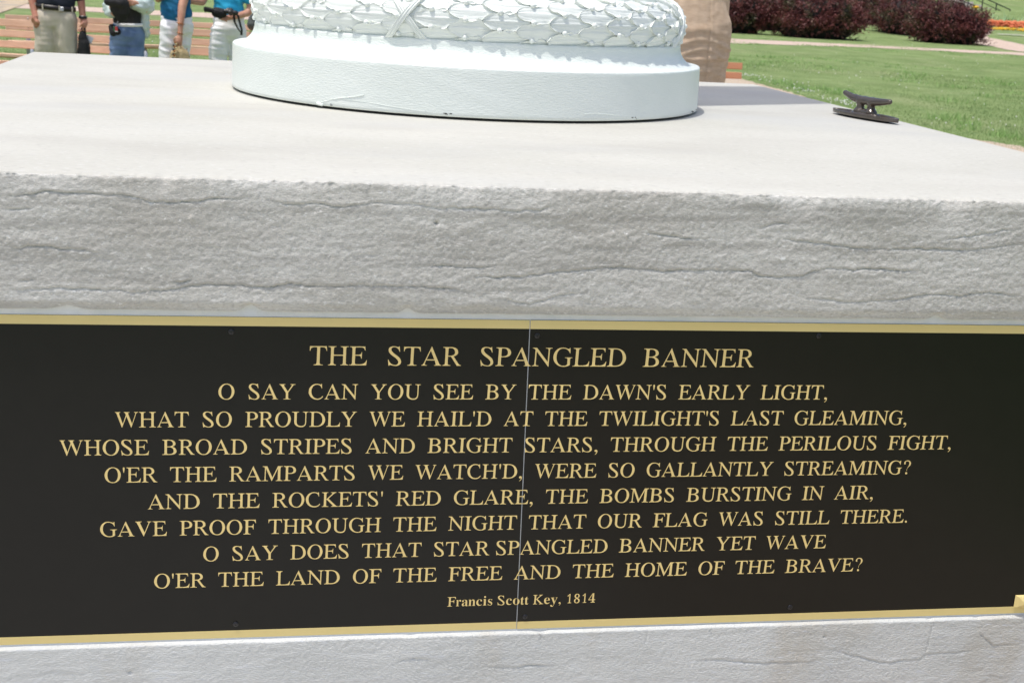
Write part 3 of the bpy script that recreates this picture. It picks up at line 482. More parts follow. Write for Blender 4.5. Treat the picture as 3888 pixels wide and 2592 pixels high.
't':[[(149,-10),(124,-8),(104,-3),(86,5),(73,17),(63,32),(56,51),(52,74),(50,100),(50,382),(13,382),(13,410),(38,435),(62,460),(83,483),(102,505),(119,525),(134,544),(146,562),(156,579),(176,579),(176,425),(260,425),(260,382),(176,382),(176,114),(178,89),(183,72),(193,61),(207,58),(222,60),(235,69),(247,84),(258,104),(279,92),(256,48),(226,16),(191,-4)]],
'y':[[(103,-218),(85,-217),(68,-212),(53,-205),(39,-195),(28,-183),(20,-168),(16,-152),(14,-134),(18,-110),(31,-89),(41,-80),(51,-74),(64,-70),(78,-69),(101,-72),(120,-83),(132,-100),(136,-122),(136,-130),(135,-139),(140,-152),(154,-156),(163,-154),(173,-147),(184,-136),(196,-119),(208,-99),(219,-76),(223,-63),(228,-49),(232,-33),(235,-17),(79,361),(70,382),(61,398),(53,409),(47,416),(36,423),(19,425),(17,425),(17,450),(268,450),(268,425),(244,423),(228,419),(220,411),(217,397),(219,385),(224,370),(303,166),(371,347),(376,362),(379,375),(381,387),(382,396),(379,410),(369,419),(353,424),(329,425),(329,450),(475,450),(475,425),(456,420),(441,406),(435,396),(428,383),(421,367),(414,349),(268,-46),(255,-78),(243,-107),(231,-131),(219,-152),(207,-169),(194,-183),(181,-195),(168,-204),(153,-210),(138,-214),(121,-217)]],
'1':[[(144,0),(144,50),(194,50),(207,53),(217,63),(220,71),(222,82),(224,95),(224,111),(224,583),(213,562),(202,543),(192,527),(183,512),(173,500),(164,492),(155,487),(146,485),(133,490),(121,504),(117,514),(114,526),(112,539),(111,555),(120,559),(130,564),(141,570),(152,577),(164,586),(176,597),(190,611),(204,627),(246,676),(314,676),(314,111),(316,85),(320,66),(329,54),(345,50),(394,50),(394,0)]],
'8':[[(245,-14),(214,-12),(186,-8),(161,0),(139,10),(119,24),(102,39),(88,56),(76,76),(67,97),(61,119),(57,142),(56,166),(58,196),(64,222),(74,245),(88,266),(105,284),(124,302),(146,319),(171,335),(149,352),(129,370),(113,389),(99,409),(88,431),(80,454),(75,478),(74,505),(75,527),(78,548),(84,568),(91,588),(101,607),(114,623),(130,638),(148,652),(170,662),(195,670),(223,674),(255,676),(294,673),(327,664),(356,650),(379,629),(397,605),(410,577),(418,546),(421,511),(419,485),(414,461),(405,440),(392,422),(377,406),(359,390),(339,374),(316,359),(348,339),(376,318),(398,296),(415,275),(428,252),(438,227),(443,201),(445,173),(442,131),(432,94),(415,62),(392,35),(363,14),(329,-2),(290,-11)],[(268,391),(281,402),(293,413),(302,426),(310,439),(315,454),(319,472),(322,491),(323,513),(322,527),(321,540),(318,553),(314,565),(310,577),(304,587),(298,597),(290,605),(282,612),(272,617),(262,620),(250,621),(235,620),(222,614),(210,605),(201,591),(193,575),(188,558),(185,538),(184,516),(185,493),(189,473),(196,455),(206,441),(218,427),(232,415),(249,403)],[(249,40),(268,42),(285,48),(300,58),(313,72),(323,90),(331,110),(335,132),(337,157),(335,179),(330,199),(322,217),(310,234),(294,249),(275,265),(251,281),(223,297),(210,286),(199,274),(188,260),(179,245),(171,227),(166,208),(162,187),(161,163),(163,137),(167,113),(175,92),(185,74),(198,59),(213,48),(230,42)]],
'4':[[(158,0),(158,50),(182,50),(197,51),(210,53),(222,57),(233,62),(242,70),(249,82),(252,98),(254,118),(254,176),(12,176),(12,234),(260,676),(381,676),(381,239),(472,239),(472,176),(381,176),(381,118),(383,98),(386,82),(393,70),(402,62),(413,57),(425,53),(439,51),(453,50),(464,50),(464,0)],[(73,239),(254,239),(254,404),(254,426),(254,448),(255,470),(255,494),(256,518),(257,541),(258,564),(260,586),(254,573),(246,556),(226,516),(206,476),(197,461),(191,450)]],
'A':[[(706,19),(706,0),(450,0),(450,19),(485,22),(502,32),(503,50),(494,84),(465,183),(176,183),(152,125),(140,85),(138,58),(148,32),(170,22),(213,19),(213,0),(15,0),(15,19),(48,25),(70,45),(99,103),(347,674),(365,674),(624,84),(648,42),(672,24)],[(194,225),(447,225),(326,525)]],
'V':[[(16,662),(16,643),(52,638),(76,618),(101,568),(354,-11),(370,-11),(603,573),(625,617),(650,637),(697,643),(697,662),(500,662),(500,643),(542,638),(562,624),(564,600),(554,563),(402,172),(238,560),(229,595),(229,618),(248,637),(288,643),(288,662)]],
'W':[[(5,662),(5,643),(34,637),(55,618),(76,570),(267,-11),(285,-11),(463,468),(640,-11),(658,-11),(853,573),(873,616),(895,637),(932,643),(932,662),(768,662),(768,643),(805,637),(820,620),(820,598),(811,560),(683,165),(545,563),(538,592),(540,620),(556,637),(595,643),(595,662),(350,662),(350,643),(388,638),(404,622),(412,605),(438,535),(312,165),(182,560),(174,592),(174,618),(190,637),(228,643),(228,662)]],
'Y':[[(22,662),(22,643),(60,636),(85,615),(120,565),(298,285),(298,110),(294,50),(278,28),(240,20),(203,19),(203,0),(504,0),(504,19),(455,23),(420,35),(405,60),(403,110),(403,300),(578,555),(610,600),(640,630),(703,643),(703,662),(488,662),(488,643),(528,637),(545,622),(540,600),(520,565),(383,350),(240,575),(228,600),(228,620),(245,637),(285,643),(285,662)]],
"'":[[(75,431),(106,431),(133,620),(128,655),(110,674),(90,676),(66,668),(52,650),(48,620)]],
'.':[[(70,45),(76,18),(95,-3),(125,-11),(152,-4),(172,15),(181,43),(174,74),(152,94),(125,100),(97,94),(77,73)]],
',':[[(83,-141),(135,-110),(175,-60),(195,-5),(195,40),(180,78),(150,98),(115,102),(80,90),(60,65),(56,38),(65,12),(90,-3),(125,-6),(140,-2),(150,-10),(148,-35),(125,-75),(78,-124)]],
'?':[[(236,164),(236,200),(246,250),(262,300),(290,350),(315,400),(328,450),(330,500),(322,570),(290,612),(250,636),(200,638),(160,622),(138,592),(136,570),(150,545),(158,520),(148,493),(120,480),(90,487),(70,512),(68,545),(85,600),(130,645),(190,672),(240,676),(320,665),(380,620),(412,560),(414,500),(400,440),(360,390),(310,345),(275,300),(260,250),(256,200),(256,164)],[(190,45),(196,18),(215,-1),(245,-9),(272,-2),(292,17),(301,45),(294,76),(272,95),(245,101),(217,95),(197,74)]]}
ADV = dict(A=722, B=667, C=667, D=722, E=611, F=556, G=722, H=722, I=333, K=722, L=611, M=889, N=722, O=722, P=556, R=667, S=556, T=611, U=722, V=722, W=944, Y=722,
           a=444, c=444, e=444, i=278, n=500, o=500, r=333, s=389, t=278, y=500)
ADV.update({',': 250, '.': 250, '?': 444, "'": 180, ' ': 250, '1': 500, '8': 500, '4': 500})
def text_mesh(items):
    """items: (text, x of the pen, baseline z, em width, em height)"""
    parts = []
    for cls in (0, 1, 2):
        cu = bpy.data.curves.new('t', 'CURVE'); cu.dimensions = '2D'; cu.fill_mode = 'BOTH'; cu.extrude = .00025
        cu.offset = (-.00006, -.00018, -.0003)[cls]; any_ = False
        for txt, x, z, ew, eh in items:
            pen = x
            for ch in txt:
                k = 1 if ch in "AVWY'.,?" else (2 if ch in 'aceinorsty184' else 0)
                if k == cls and ch in G:
                    for poly in G[ch]:
                        sp = cu.splines.new('POLY'); sp.points.add(len(poly) - 1); sp.use_cyclic_u = True
                        for p, (a, b) in zip(sp.points, poly): p.co = (pen + a * ew / 1000, z + b * eh / 1000, 0, 1)
                        any_ = True
                pen += ADV[ch] * ew / 1000
        if not any_: bpy.data.curves.remove(cu); continue
        o = bpy.data.objects.new('t', cu); TS.collection.objects.link(o)
        TS.view_layers[0].update(); dg = TS.view_layers[0].depsgraph; me = bpy.data.meshes.new_from_object(o.evaluated_get(dg))
        bpy.data.objects.remove(o); parts.append(me)
    me = join(parts)
    for v in me.vertices:
        x, z, d = v.co; v.co = (x, -.00075 - (.0005 if x > .74 else 0) + d, z)
    me.update(); return me
EM = .0377; TE = .0471; EH = .0381
Z3 = .7757; DZ = .04604
LINES = [
    [("THE", .3831 + .0001, .9246, TE, TE), ("STAR", .5055, .9246, TE, TE), ("SPANGLED", .6547, .9246, TE, TE), ("BANNER", .9278, .9246, TE, TE)],
    [("O  SAY  CAN  YOU  SEE  BY  THE  DAWN'S  EARLY  LIGHT,", .2419, Z3 + 2 * DZ, .03771, EH)],
    [("WHAT  SO  PROUDLY  WE  HAIL'D  AT  THE  TWILIGHT'S  LAST  GLEAMING,", .0856, Z3 + DZ, .0376, EH)],
    [("WHOSE  BROAD  STRIPES  AND  BRIGHT  STARS,  THROUGH  THE  PERILOUS  FIGHT,", .0014, Z3, .03805, EH)],
    [("O'ER  THE  RAMPARTS  WE  WATCH'D,  WERE  SO  GALLANTLY  STREAMING?", .0665, Z3 - DZ, .0376, EH)],
    [("AND  THE  ROCKETS'  RED  GLARE,  THE  BOMBS  BURSTING  IN  AIR,", .132, Z3 - 2 * DZ, .03822, EH)],
    [("GAVE  PROOF  THROUGH  THE  NIGHT  THAT  OUR  FLAG  WAS  STILL  THERE.", .0575, Z3 - 3 * DZ, .03769, EH)],
    [("O  SAY  DOES  THAT  STAR SPANGLED  BANNER  YET  WAVE", .217, Z3 - 4 * DZ, .03761, EH)],
    [("O'ER  THE  LAND  OF  THE  FREE  AND  THE  HOME  OF  THE  BRAVE?", .1391, Z3 - 5 * DZ, .03815, EH)],
    [("Francis Scott Key, 1814", .6212, .4983, .0268, .0262)]]
for items in LINES:
    for txt, x, z, ew, eh in items:
        pen = x
        for k, w_ in enumerate(txt.split(' ')):
            if w_: put('word', text_mesh([(w_, pen, z, ew, eh)]), M['gold_text'], plaque)
            pen += (sum(ADV[c] for c in w_) + ADV[' ']) * ew / 1000

# ------------------------------------------------------------------ flagpole
pole = thing('flagpole', 'round white painted flagpole base with a laurel leaf ring standing on the stone block', 'flagpole', (CX, CY, ZT))
def lathe(prof, n=256, jit=0.0, seed=0):
    prof = np.array(prof); t = np.arange(n) * 2 * np.pi / n
    Rr = prof[:, 0][:, None] + (jit * fbm(np.cos(t)[None, :] * 9 + 20 + prof[:, 1][:, None] * 40, np.sin(t)[None, :] * 9 + prof[:, 1][:, None] * 10, seed, 4) if jit else 0)
    V = np.stack([CX + Rr * np.cos(t)[None, :], CY + Rr * np.sin(t)[None, :], np.repeat(prof[:, 1][:, None], n, 1)], -1)
    return fast_mesh(V.reshape(-1, 3), grid_faces(len(prof), n, True), True)
put('gap_core', lathe([(.2, ZT + .0005), (.600, ZT + .0005), (.600, ZT + .009), (.2, ZT + .009)]), M['gap'], pole)  # black core, paints the shadow line of the gap under the ring
fas = [(.57, ZT + .006), (.6105, ZT + .006), (.6125, ZT + .0072)] + [(.6125 - .0022 * k / 14, ZT + .0072 + .1041 * k / 14) for k in range(1, 15)] + [(.6098, ZT + .1135), (.6082, ZT + .1152), (.602, ZT + .1157)]
put('plinth_ring', lathe(fas, 320, .0007, 3), M['white'], pole)
sc = []
for k in range(17):
    a = math.radians(90 * k / 16); sc.append((.602 - .047 * math.sin(a) * 1.0, ZT + .1157 + .050 * (1 - math.cos(a))))
sc.append((.553, 1.3885)); sc.append((.53, 1.392))
put('scotia', lathe(sc, 320, .0006, 9), M['white'], pole)
TR, TZ, TA, TB = .500, 1.4300, .0575, .0625
def tor(th, ph, h=0.0):
    r = TR + (TA + h) * math.cos(ph)
    return (CX + r * math.cos(th), CY + r * math.sin(th), TZ + (TB + h) * math.sin(ph))
put('torus', lathe([(TR + TA * math.cos(math.radians(a)), TZ + TB * math.sin(math.radians(a))) for a in range(-60, 86, 6)], 256, .001, 4), M['white_leaf'], pole)
NLEAF = 23
lrng = random.Random(3)
def leaf_mesh(ph0, var):
    """laurel leaf lying on the ring, tip towards smaller angle, around theta=0"""
    V = []; ns, nw = 17, 15; L = 2 * math.pi / NLEAF * .72; hw = math.radians(18.6)
    r2 = random.Random(var)
    for i in range(ns):
        s = i / (ns - 1)
        w = (math.sin(math.pi * min(1, .10 + .9 * s)) ** .5 if s > .5 else 1.0) * (.72 + .28 * sm(0, .45, s))
        w = max(w, .04) * (1 + .08 * math.sin(19 * s + var) + .05 * math.sin(33 * s + 2 * var))
        for j in range(nw):
            u = -1 + 2 * j / (nw - 1)
            edge = abs(u) ** 4
            h = .0008 + .0052 * s ** 1.5 + .0021 * edge * (.4 + .6 * s) + .0022 * math.exp(-(u / .13) ** 2) * (1 - .6 * s)
            h += .0007 * math.sin(15.5 * u + 1.2 * math.sin(3 * s + var)) * (1 - edge) + .00015 * r2.uniform(-1, 1)
            h += .0018 * math.sin(13 * s + 3 * u + var) * edge
            if j in (0, nw - 1): pass
            V.append(tor(-s * L, ph0 + u * w * hw, h))
    F = [tuple(q) for q in grid_faces(ns, nw).tolist()]
    # skirt down to the ring so each leaf has an edge with depth
    rim = [i * nw for i in range(ns)] + [(ns - 1) * nw + j for j in range(1, nw)] + [i * nw + nw - 1 for i in range(ns - 2, -1, -1)]
    base = len(V)
    for i in rim:
        p = Vector(V[i]); ax = Vector((CX, CY, TZ)); rad = Vector((p.x - CX, p.y - CY, 0)).normalized() * TR
        c = Vector((CX, CY, TZ)) + rad; d = (p - c).normalized(); V.append(tuple(p - d * .0095))
    for k in range(len(rim) - 1): F.append((rim[k], base + k, base + k + 1, rim[k + 1]))
    return pyd([(x - CX, y - CY, z) for x, y, z in V], F)
def berry_mesh(ph0):
    bm = bmesh.new(); c = tor(0.012, ph0, .0062)
    bmesh.ops.create_uvsphere(bm, u_segments=12, v_segments=8, radius=.0062, matrix=Matrix.Translation((c[0] - CX, c[1] - CY, c[2])))
    return bm_me(bm)
def around(name, me, ang, mt):
    o = bpy.data.objects.new(name, me); COL.objects.link(o)
    if not me.materials: me.materials.append(mt); me.polygons.foreach_set('use_smooth', [True] * len(me.polygons))
    o.parent = pole; o.matrix_parent_inverse = Matrix.Translation((0, 0, -ZT)); o.rotation_euler = (0, 0, ang)
    return o
for k, phd in enumerate((-46, -29, -12, 5, 22, 39, 56, 72)):
    meshes = [leaf_mesh(math.radians(phd), 10 * k + v) for v in range(3)]; bme = berry_mesh(math.radians(phd))
    for i in range(NLEAF):
        a = (i + (.5 if k % 2 else 0)) * 2 * math.pi / NLEAF + .035
        around('leaf', meshes[(i * 2 + k) % 3], a, M['white_leaf'])
        if k < 7: around('berry', bme, a, M['white_leaf'])
def ribbon_mesh(sgn, h0):
    V = []; prof = [(-1, -.006), (-1, 0), (-.82, .0022), (-.62, .0004), (-.2, .0004), (-.08, .002), (.08, .002), (.2, .0004), (.62, .0004), (.82, .0022), (1, 0), (1, -.006)]
    n = 30
    for i in range(n):
        ph = math.radians(-52 + 134 * i / (n - 1)); th = sgn * .00165 * (math.degrees(ph) - 8)
        for u, e in prof: V.append(tor(th + u * .0105, ph - sgn * u * .055, h0 + e))
    return pyd([(x - CX, y - CY, z) for x, y, z in V], [tuple(q) for q in grid_faces(n, len(prof)).tolist()])
rb = [ribbon_mesh(1, .0100), ribbon_mesh(-1, .0078)]
for q in range(4):
    for me in rb: around('ribbon', me, math.radians(-112.9 + 86.5 * q), M['white_leaf'])
put('fillet', lathe([(.49, 1.486), (.512, 1.486), (.513, 1.4875), (.513, 1.498), (.5115, 1.4995), (.48, 1.5005)], 256), M['white'], pole)
up = [(.50, 1.5)] + [(.49 - .10 * math.sin(math.radians(a)), 1.5 + .12 * (1 - math.cos(math.radians(a)))) for a in range(0, 91, 9)] + [(.40, 1.63), (.412, 1.65), (.40, 1.68), (.34, 1.69), (.31, 1.71)]
put('upper_moulding', lathe(up, 160), M['white'], pole)
put('shaft', lathe([(.31, 1.71), (.295, 2.2), (.285, 4), (.22, 10), (.12, 18), (.0, 18.1)], 96), M['white'], pole)

crg = random.Random(21)
def on_fascia(th, z, off=.0): return Vector((CX + (.6125 + off) * math.cos(th), CY + (.6125 + off) * math.sin(th), z))
for th0, n_ in ((-101.5, 6), (-58, 3), (-29, 6), (-24, 3), (-128, 2)):
    for k in range(n_):
        th = math.radians(th0 + crg.uniform(-1.1, 1.1)); z = ZT + crg.uniform(.0085, .0135); m_ = 7; r_ = crg.uniform(.0007, .0018)
        V = [tuple(on_fascia(th + r_ * crg.uniform(.6, 1.5) * 1.6 * math.cos(2 * math.pi * i / m_) / .61, z + r_ * .6 * crg.uniform(.6, 1.3) * math.sin(2 * math.pi * i / m_), .0011)) for i in range(m_)]
        V += [tuple(Vector(v) - (Vector(v) - Vector((CX, CY, v[2]))).normalized() * .003) for v in V]
        put('paint_chip', pyd(V, [tuple(range(m_))] + [(i, m_ + i, m_ + (i + 1) % m_, (i + 1) % m_) for i in range(m_)]), M['gap'], pole)
def bead(a0, z0, a1, z1, r0, n_=16):
    pts = []
    for i in range(n_):
        t = i / (n_ - 1); pts.append(on_fascia(math.radians(a0 + (a1 - a0) * t), z0 + (z1 - z0) * t + .002 * math.sin(t * 5) + crg.uniform(-.0004, .0004), -.0002))
    return tube(pts, [r0 * (.4 + crg.uniform(.2, .8)) for _ in pts], 6)
put('weld_bead', bead(-131, ZT + .012, -120, ZT + .042, .0011), M['white'], pole, True)
put('weld_bead', bead(-127, ZT + .026, -106, ZT + .016, .0006), M['white'], pole, True)
put('weld_bead', bead(-72, ZT + .022, -60, ZT + .018, .0007), M['white'], pole, True)
put('paint_lump', blob([(on_fascia(math.radians(-131.5), ZT + .010), .0045, on_fascia(math.radians(-130.4), ZT + .008), .0035)], .0012, 1), M['white'], pole)

# ------------------------------------------------------------------ cleat on the right edge
cl = thing('rope_cleat', 'dark bronze horn cleat on an oval rimmed plate at the right stone edge', 'cleat', (1.882, 1.330, ZT))
cdir = Vector((.066, -.262, 0)).normalized(); cn = Vector((-cdir.y, cdir.x, 0)); cc = Vector((1.882, 1.330, ZT))
def cw(a, b, z): return cc + cdir * a + cn * b + Vector((0, 0, z))
def oval(a, b, n=40, p=1.25): 
    out = []
    for k in range(n):
        t = 2 * math.pi * k / n; c, s = math.cos(t), math.sin(t)
        out.append((a * math.copysign(abs(c) ** (1 / 1.0), c), b * math.copysign(abs(s) ** p, s)))
    return out
def ring(prof, n=44):
    V = []
    for a, b, z in prof: V += [tuple(cw(x, y, z)) for x, y in oval(a, b, n)]
    return pyd(V, [tuple(q) for q in grid_faces(len(prof), n, True).tolist()])
put('plate_rim', ring([(.130, .030, .006), (.134, .032, .005), (.135, .033, .0062), (.135, .033, .0148), (.1335, .0318, .0158), (.131, .029, .0148), (.130, .028, .0088), (.129, .027, .0084)]), M['bronze'], cl, True)
V = [tuple(cw(x, y, .0086)) for x, y in oval(.1305, .0285, 44)]
put('plate_floor', pyd(V, [tuple(range(44))]), M['rust'], cl)
V = [tuple(cw(x, y, .0065)) for x, y in oval(.13, .030, 44)]
put('plate_underside', pyd(V, [tuple(reversed(range(44)))]), M['gap'], cl)
V = [tuple(cw(x, y, z)) for z in (.0006, .0062) for x, y in oval(.10, .016, 44)]
put('plate_foot', pyd(V, [tuple(q) for q in grid_faces(2, 44, True).tolist()]), M['gap'], cl)
V = []
for a, b, z in ((.054, .019, .0080), (.055, .020, .0105), (.055, .020, .0140), (.050, .017, .0170), (.03, .01, .0175)): V += [tuple(cw(x, y, z)) for x, y in oval(a, b, 44, .9)]
body = blob([
    (cw(-.023, 0, 0.0200), .0175, cw(-.022, 0, 0.0281), .0110), (cw(-.022, 0, 0.0281), .0110, cw(-.021, 0, 0.0360), .0104), (cw(-.021, 0, 0.0360), .0104, cw(-.024, 0, 0.0453), .0130),
    (cw(.023, 0, 0.0200), .0175, cw(.022, 0, 0.0281), .0110), (cw(.022, 0, 0.0281), .0110, cw(.021, 0, 0.0360), .0104), (cw(.021, 0, 0.0360), .0104, cw(.024, 0, 0.0453), .0130),
    (cw(-.024, 0, 0.0479), .0115, cw(.024, 0, 0.0479), .0115), (cw(-.024, 0, 0.0479), .0115, cw(-.060, 0, 0.0519), .0098), (cw(-.060, 0, 0.0519), .0098, cw(-.093, 0, 0.0604), .0072),
    (cw(.024, 0, 0.0479), .0115, cw(.060, 0, 0.0505), .0098), (cw(.060, 0, 0.0505), .0098, cw(.094, 0, 0.0545), .0070),
    (cw(-.03, 0, 0.0160), .0115, cw(.03, 0, 0.0160), .0115)], .0022, 5)
put('horns', body, M['bronze'], cl)
put('foot', pyd(V, [tuple(q) for q in grid_faces(5, 44, True).tolist()] + [tuple(range(4 * 44, 5 * 44))]), M['bronze'], cl, True)
for a in (-.021, .012):
    bm = bmesh.new(); c = cw(a, .010, .0535)
    bmesh.ops.create_uvsphere(bm, u_segments=14, v_segments=8, radius=.0105, matrix=Matrix.Translation(c) @ Matrix.Diagonal((1, 1, .55, 1)))
    put('screw_head', bm_me(bm), M['bronze'], cl, True)

# ------------------------------------------------------------------ ground
def rise(x, y):
    return np.where(y > 50, .033 * (y - 50), 0) + np.where(y > 68, .05 * (y - 68), 0) + .12 * np.clip((x - 30) / 60, 0, 1) * np.clip(y - 60, 0, 100) * .2
def gz(x, y): return float(rise(np.array(x, dtype=float), np.array(y, dtype=float)))
gx = np.concatenate([np.linspace(-400, -60, 10)[:-1], np.arange(-60, 141, 1.0), np.linspace(141, 500, 10)[1:]])
gy = np.concatenate([np.linspace(-60, -4, 8)[:-1], np.arange(-4, 140, 1.0), np.linspace(140, 500, 12)[1:]])
A, B = np.meshgrid(gx, gy)
Zg_ = rise(A, B) + .02 * fbm(A * .35, B * .35, 100, 3) * sm(8, 14, B) * sm(34, 28, B)
Zg_ = np.where((B < 22) & (A < 9.5), np.minimum(Zg_, 0) - .002, Zg_)
M['grass'] = mat('lawn_grass', srgb(118, 138, 84), .95, srgb(138, 156, 102), 1.1, (1, 1, 1), bump=1.0, bscale=26, bdist=.06, spec=.15, detail=9)
mixin(M['grass'], srgb(154, 160, 118), .55, (1, .7, 1), .52, .72, .6, 6)
mixin(M['grass'], srgb(104, 132, 78), 2.6, (1, .6, 1), .55, .70, .7, 6)
mixin(M['grass'], srgb(180, 192, 150), 22, (1, .5, 1), .60, .74, .6, 4)
tag(put('ground', fast_mesh(np.stack([A, B, Zg_], -1).reshape(-1, 3), grid_faces(len(gy), len(gx)), True), M['grass']), kind='structure')

M['gravel'] = mat('pale_brown_gravel', srgb(176, 156, 134), .95, srgb(206, 190, 168), 30, bump=.8, bscale=90, bdist=.02)
mixin(M['gravel'], srgb(120, 96, 76), 45, (1, 1, 1), .6, .7, .7, 3)
M['path'] = mat('pinkish_gravel_path', srgb(186, 164, 148), .95, srgb(206, 186, 170), 14, bump=.6, bscale=60, bdist=.02)
M['dirt'] = mat('dry_straw_soil', srgb(176, 156, 128), .95, srgb(206, 188, 160), 6, (1, 4, 1), bump=.8, bscale=24, bdist=.05)
mixin(M['dirt'], srgb(150, 146, 138), 1.2, (1, 1, 1), .5, .6, .7, 4)
M['paving'] = mat('light_paving', srgb(188, 182, 172), .9, srgb(205, 200, 190), 6, bump=.3, bscale=60, bdist=.01)

def strip(name, L, R_, z, m, kind='structure', sub=1):
    """ground sheet between two edge lines, following the terrain"""
    V = []
    for (a, b), (c, d) in zip(L, R_):
        V.append((a, b, gz(a, b) + z)); V.append((c, d, gz(c, d) + z))
    F = [(2 * i, 2 * i + 1, 2 * i + 3, 2 * i + 2) for i in range(len(L) - 1)]
    return tag(put(name, pyd(V, F), m), kind=kind)
def wav(a, b, n, amp, seed):
    """line from a to b with an uneven edge"""
    out = []; r = random.Random(seed)
    for i in range(n + 1):
        t = i / n; x = a[0] + (b[0] - a[0]) * t; y = a[1] + (b[1] - a[1]) * t
        out.append((x + r.uniform(-amp, amp), y + r.uniform(-amp, amp)))
    return out
PE = []
for a, b in (((8.8, .5), (8.72, 11.9)), ((8.72, 11.9), (8.30, 12.7)), ((8.30, 12.7), (8.28, 16.0)), ((8.28, 16.0), (8.56, 18.8)), ((8.56, 18.8), (8.64, 21.3))): PE += wav(a, b, 30, .045, int(b[1] * 7))
PE.sort(key=lambda p: p[1])
strip('gravel_plaza', PE, [(2.6, y) for x, y in PE], .005, M['gravel'])
strip('gravel_plaza', wav((2.6, -3.4), (2.6, 8.6), 40, .0, 3), wav((-7, -3.4), (-7, 8.6), 40, .1, 4), .005, M['gravel'])
strip('paving', [(-3.4, -3.6), (-3.4, 4.0)], [(1.1, -3.6), (1.1, 4.0)], .012, M['paving'])  # added out of view, sized to lighten the panel's left-side reflection
pn = [(-30, 36.4), (-14, 36.2), (-5, 36.2), (3, 36.4), (9, 36.7), (14, 37.0), (19.4, 39.2), (24.8, 39.1), (30, 38.5), (40, 37)]
pf = [(-30, 39.6), (-14, 39.5), (-5, 39.5), (3, 39.9), (9, 40.3), (15.3, 40.7), (20.2, 41.3), (26.2, 41.5), (33, 41.2), (44, 40)]
def dense(pl, n, amp, seed):
    out = []; r = random.Random(seed)
    for i in range(len(pl) - 1):
        for k in range(n):
            t = k / n; out.append((pl[i][0] * (1 - t) + pl[i + 1][0] * t + r.uniform(-amp, amp), pl[i][1] * (1 - t) + pl[i + 1][1] * t + r.uniform(-amp, amp)))
    return out + [pl[-1]]
strip('gravel_path', dense(pf, 20, .10, 5), dense(pn, 20, .10, 6), .008, M['path'])
strip('gravel_path', dense([(26.5, 42.5), (29.0, 50.4), (33, 58)], 20, .08, 7), dense([(30.5, 42.0), (31.9, 54.3), (36.5, 62)], 20, .08, 8), .012, M['path'])
strip('kerb', [(33.8, 56.6), (46, 57.4)], [(33.8, 57.0), (46, 57.8)], .05, M['paving'])
strip('bare_soil', dense([(-14, 30.2), (-6.0, 29.6)], 16, .25, 9) , dense([(-15, 48), (-7.4, 47)], 16, .25, 10), .02, M['dirt'])

# ------------------------------------------------------------------ lawn blades, weeds and clover
def blades(n, region, hmin, hmax, wid, seed):
    r = np.random.default_rng(seed)
    x, y = region(n, r); n = len(x)
    s = np.clip(y / 16, .8, 1.8)
    h = r.uniform(hmin, hmax, n) * np.clip(16 / y, .45, 1.1); w = wid * s; a = r.uniform(0, 2 * np.pi, n); tl = r.uniform(0, .8, n) * h
    z = rise(x, y) - .004; b = r.uniform(0, 2 * np.pi, n)
    p0 = np.stack([x + np.cos(a) * w, y + np.sin(a) * w, z], -1); p1 = np.stack([x - np.cos(a) * w, y - np.sin(a) * w, z], -1)
    p2 = np.stack([x + np.cos(b) * tl, y + np.sin(b) * tl, z + h], -1)
    V = np.stack([p0, p1, p2], 1).reshape(-1, 3); F = np.arange(3 * n).reshape(-1, 3)
    return fast_mesh(V, F)
def lawn_region(n, r):
    y = 9 + 34 * r.random(n * 3) ** 1.35; x = r.uniform(-1, 1, n * 3) * (4 + y * .52) + y * .19
    ok = ~((x < 8.45) & (x > 2.5) & (y < 21.3)) & ~((y > 33)) & ~((x < -5.6) & (y > 29)) & (y > 8.8)
    cl = .08 * fbm(x * .5, y * .5, 40, 3) + fbm(x * 2.5, y * 2.5, 41, 2) * .2
    ok &= r.random(len(x)) < .55 + cl
    x, y = x[ok][:n], y[ok][:n]; return x, y
M['blade'] = mat('grass_blades', srgb(110, 136, 78), .8, srgb(136, 158, 100), 1.4, spec=.2)
mixin(M['blade'], srgb(158, 168, 120), 5, (1, 1, 1), .55, .7, .7)
tag(put('grass', blades(300000, lawn_region, .010, .026, .0045, 1), M['blade']), 'short mown lawn behind the pedestal with uneven blades', 'grass', kind='stuff')
def tuft_region(cs, sd):
    def f(n, r):
        k = r.integers(0, len(cs), n); c = np.array(cs)[k]
        return c[:, 0] + r.normal(0, 1, n) * c[:, 2], c[:, 1] + r.normal(0, 1, n) * c[:, 2] * 1.3
    return f
M['weed'] = mat('light_green_weeds', srgb(132, 166, 92), .6, srgb(158, 190, 118), 3, spec=.3)
tr = np.random.default_rng(5)
wc = [(8.95 + tr.uniform(0, .8), tr.uniform(9, 21), .10) for _ in range(26)] + [(tr.uniform(10, 16), tr.uniform(22, 30), .22) for _ in range(26)] + [(tr.uniform(11, 17), tr.uniform(17, 22), .2) for _ in range(12)] + [(tr.uniform(14, 28), tr.uniform(36, 42), .2) for _ in range(40)] + [(tr.uniform(-5, 3), tr.uniform(17, 30), .2) for _ in range(22)]
tag(put('weeds', blades(9000, tuft_region(wc, 3), .05, .13, .005, 2), M['weed']), 'lighter taller weed tufts scattered in the lawn', 'weeds', kind='stuff')
M['petal'] = mat('clover_white', (.75, .75, .70), .8)
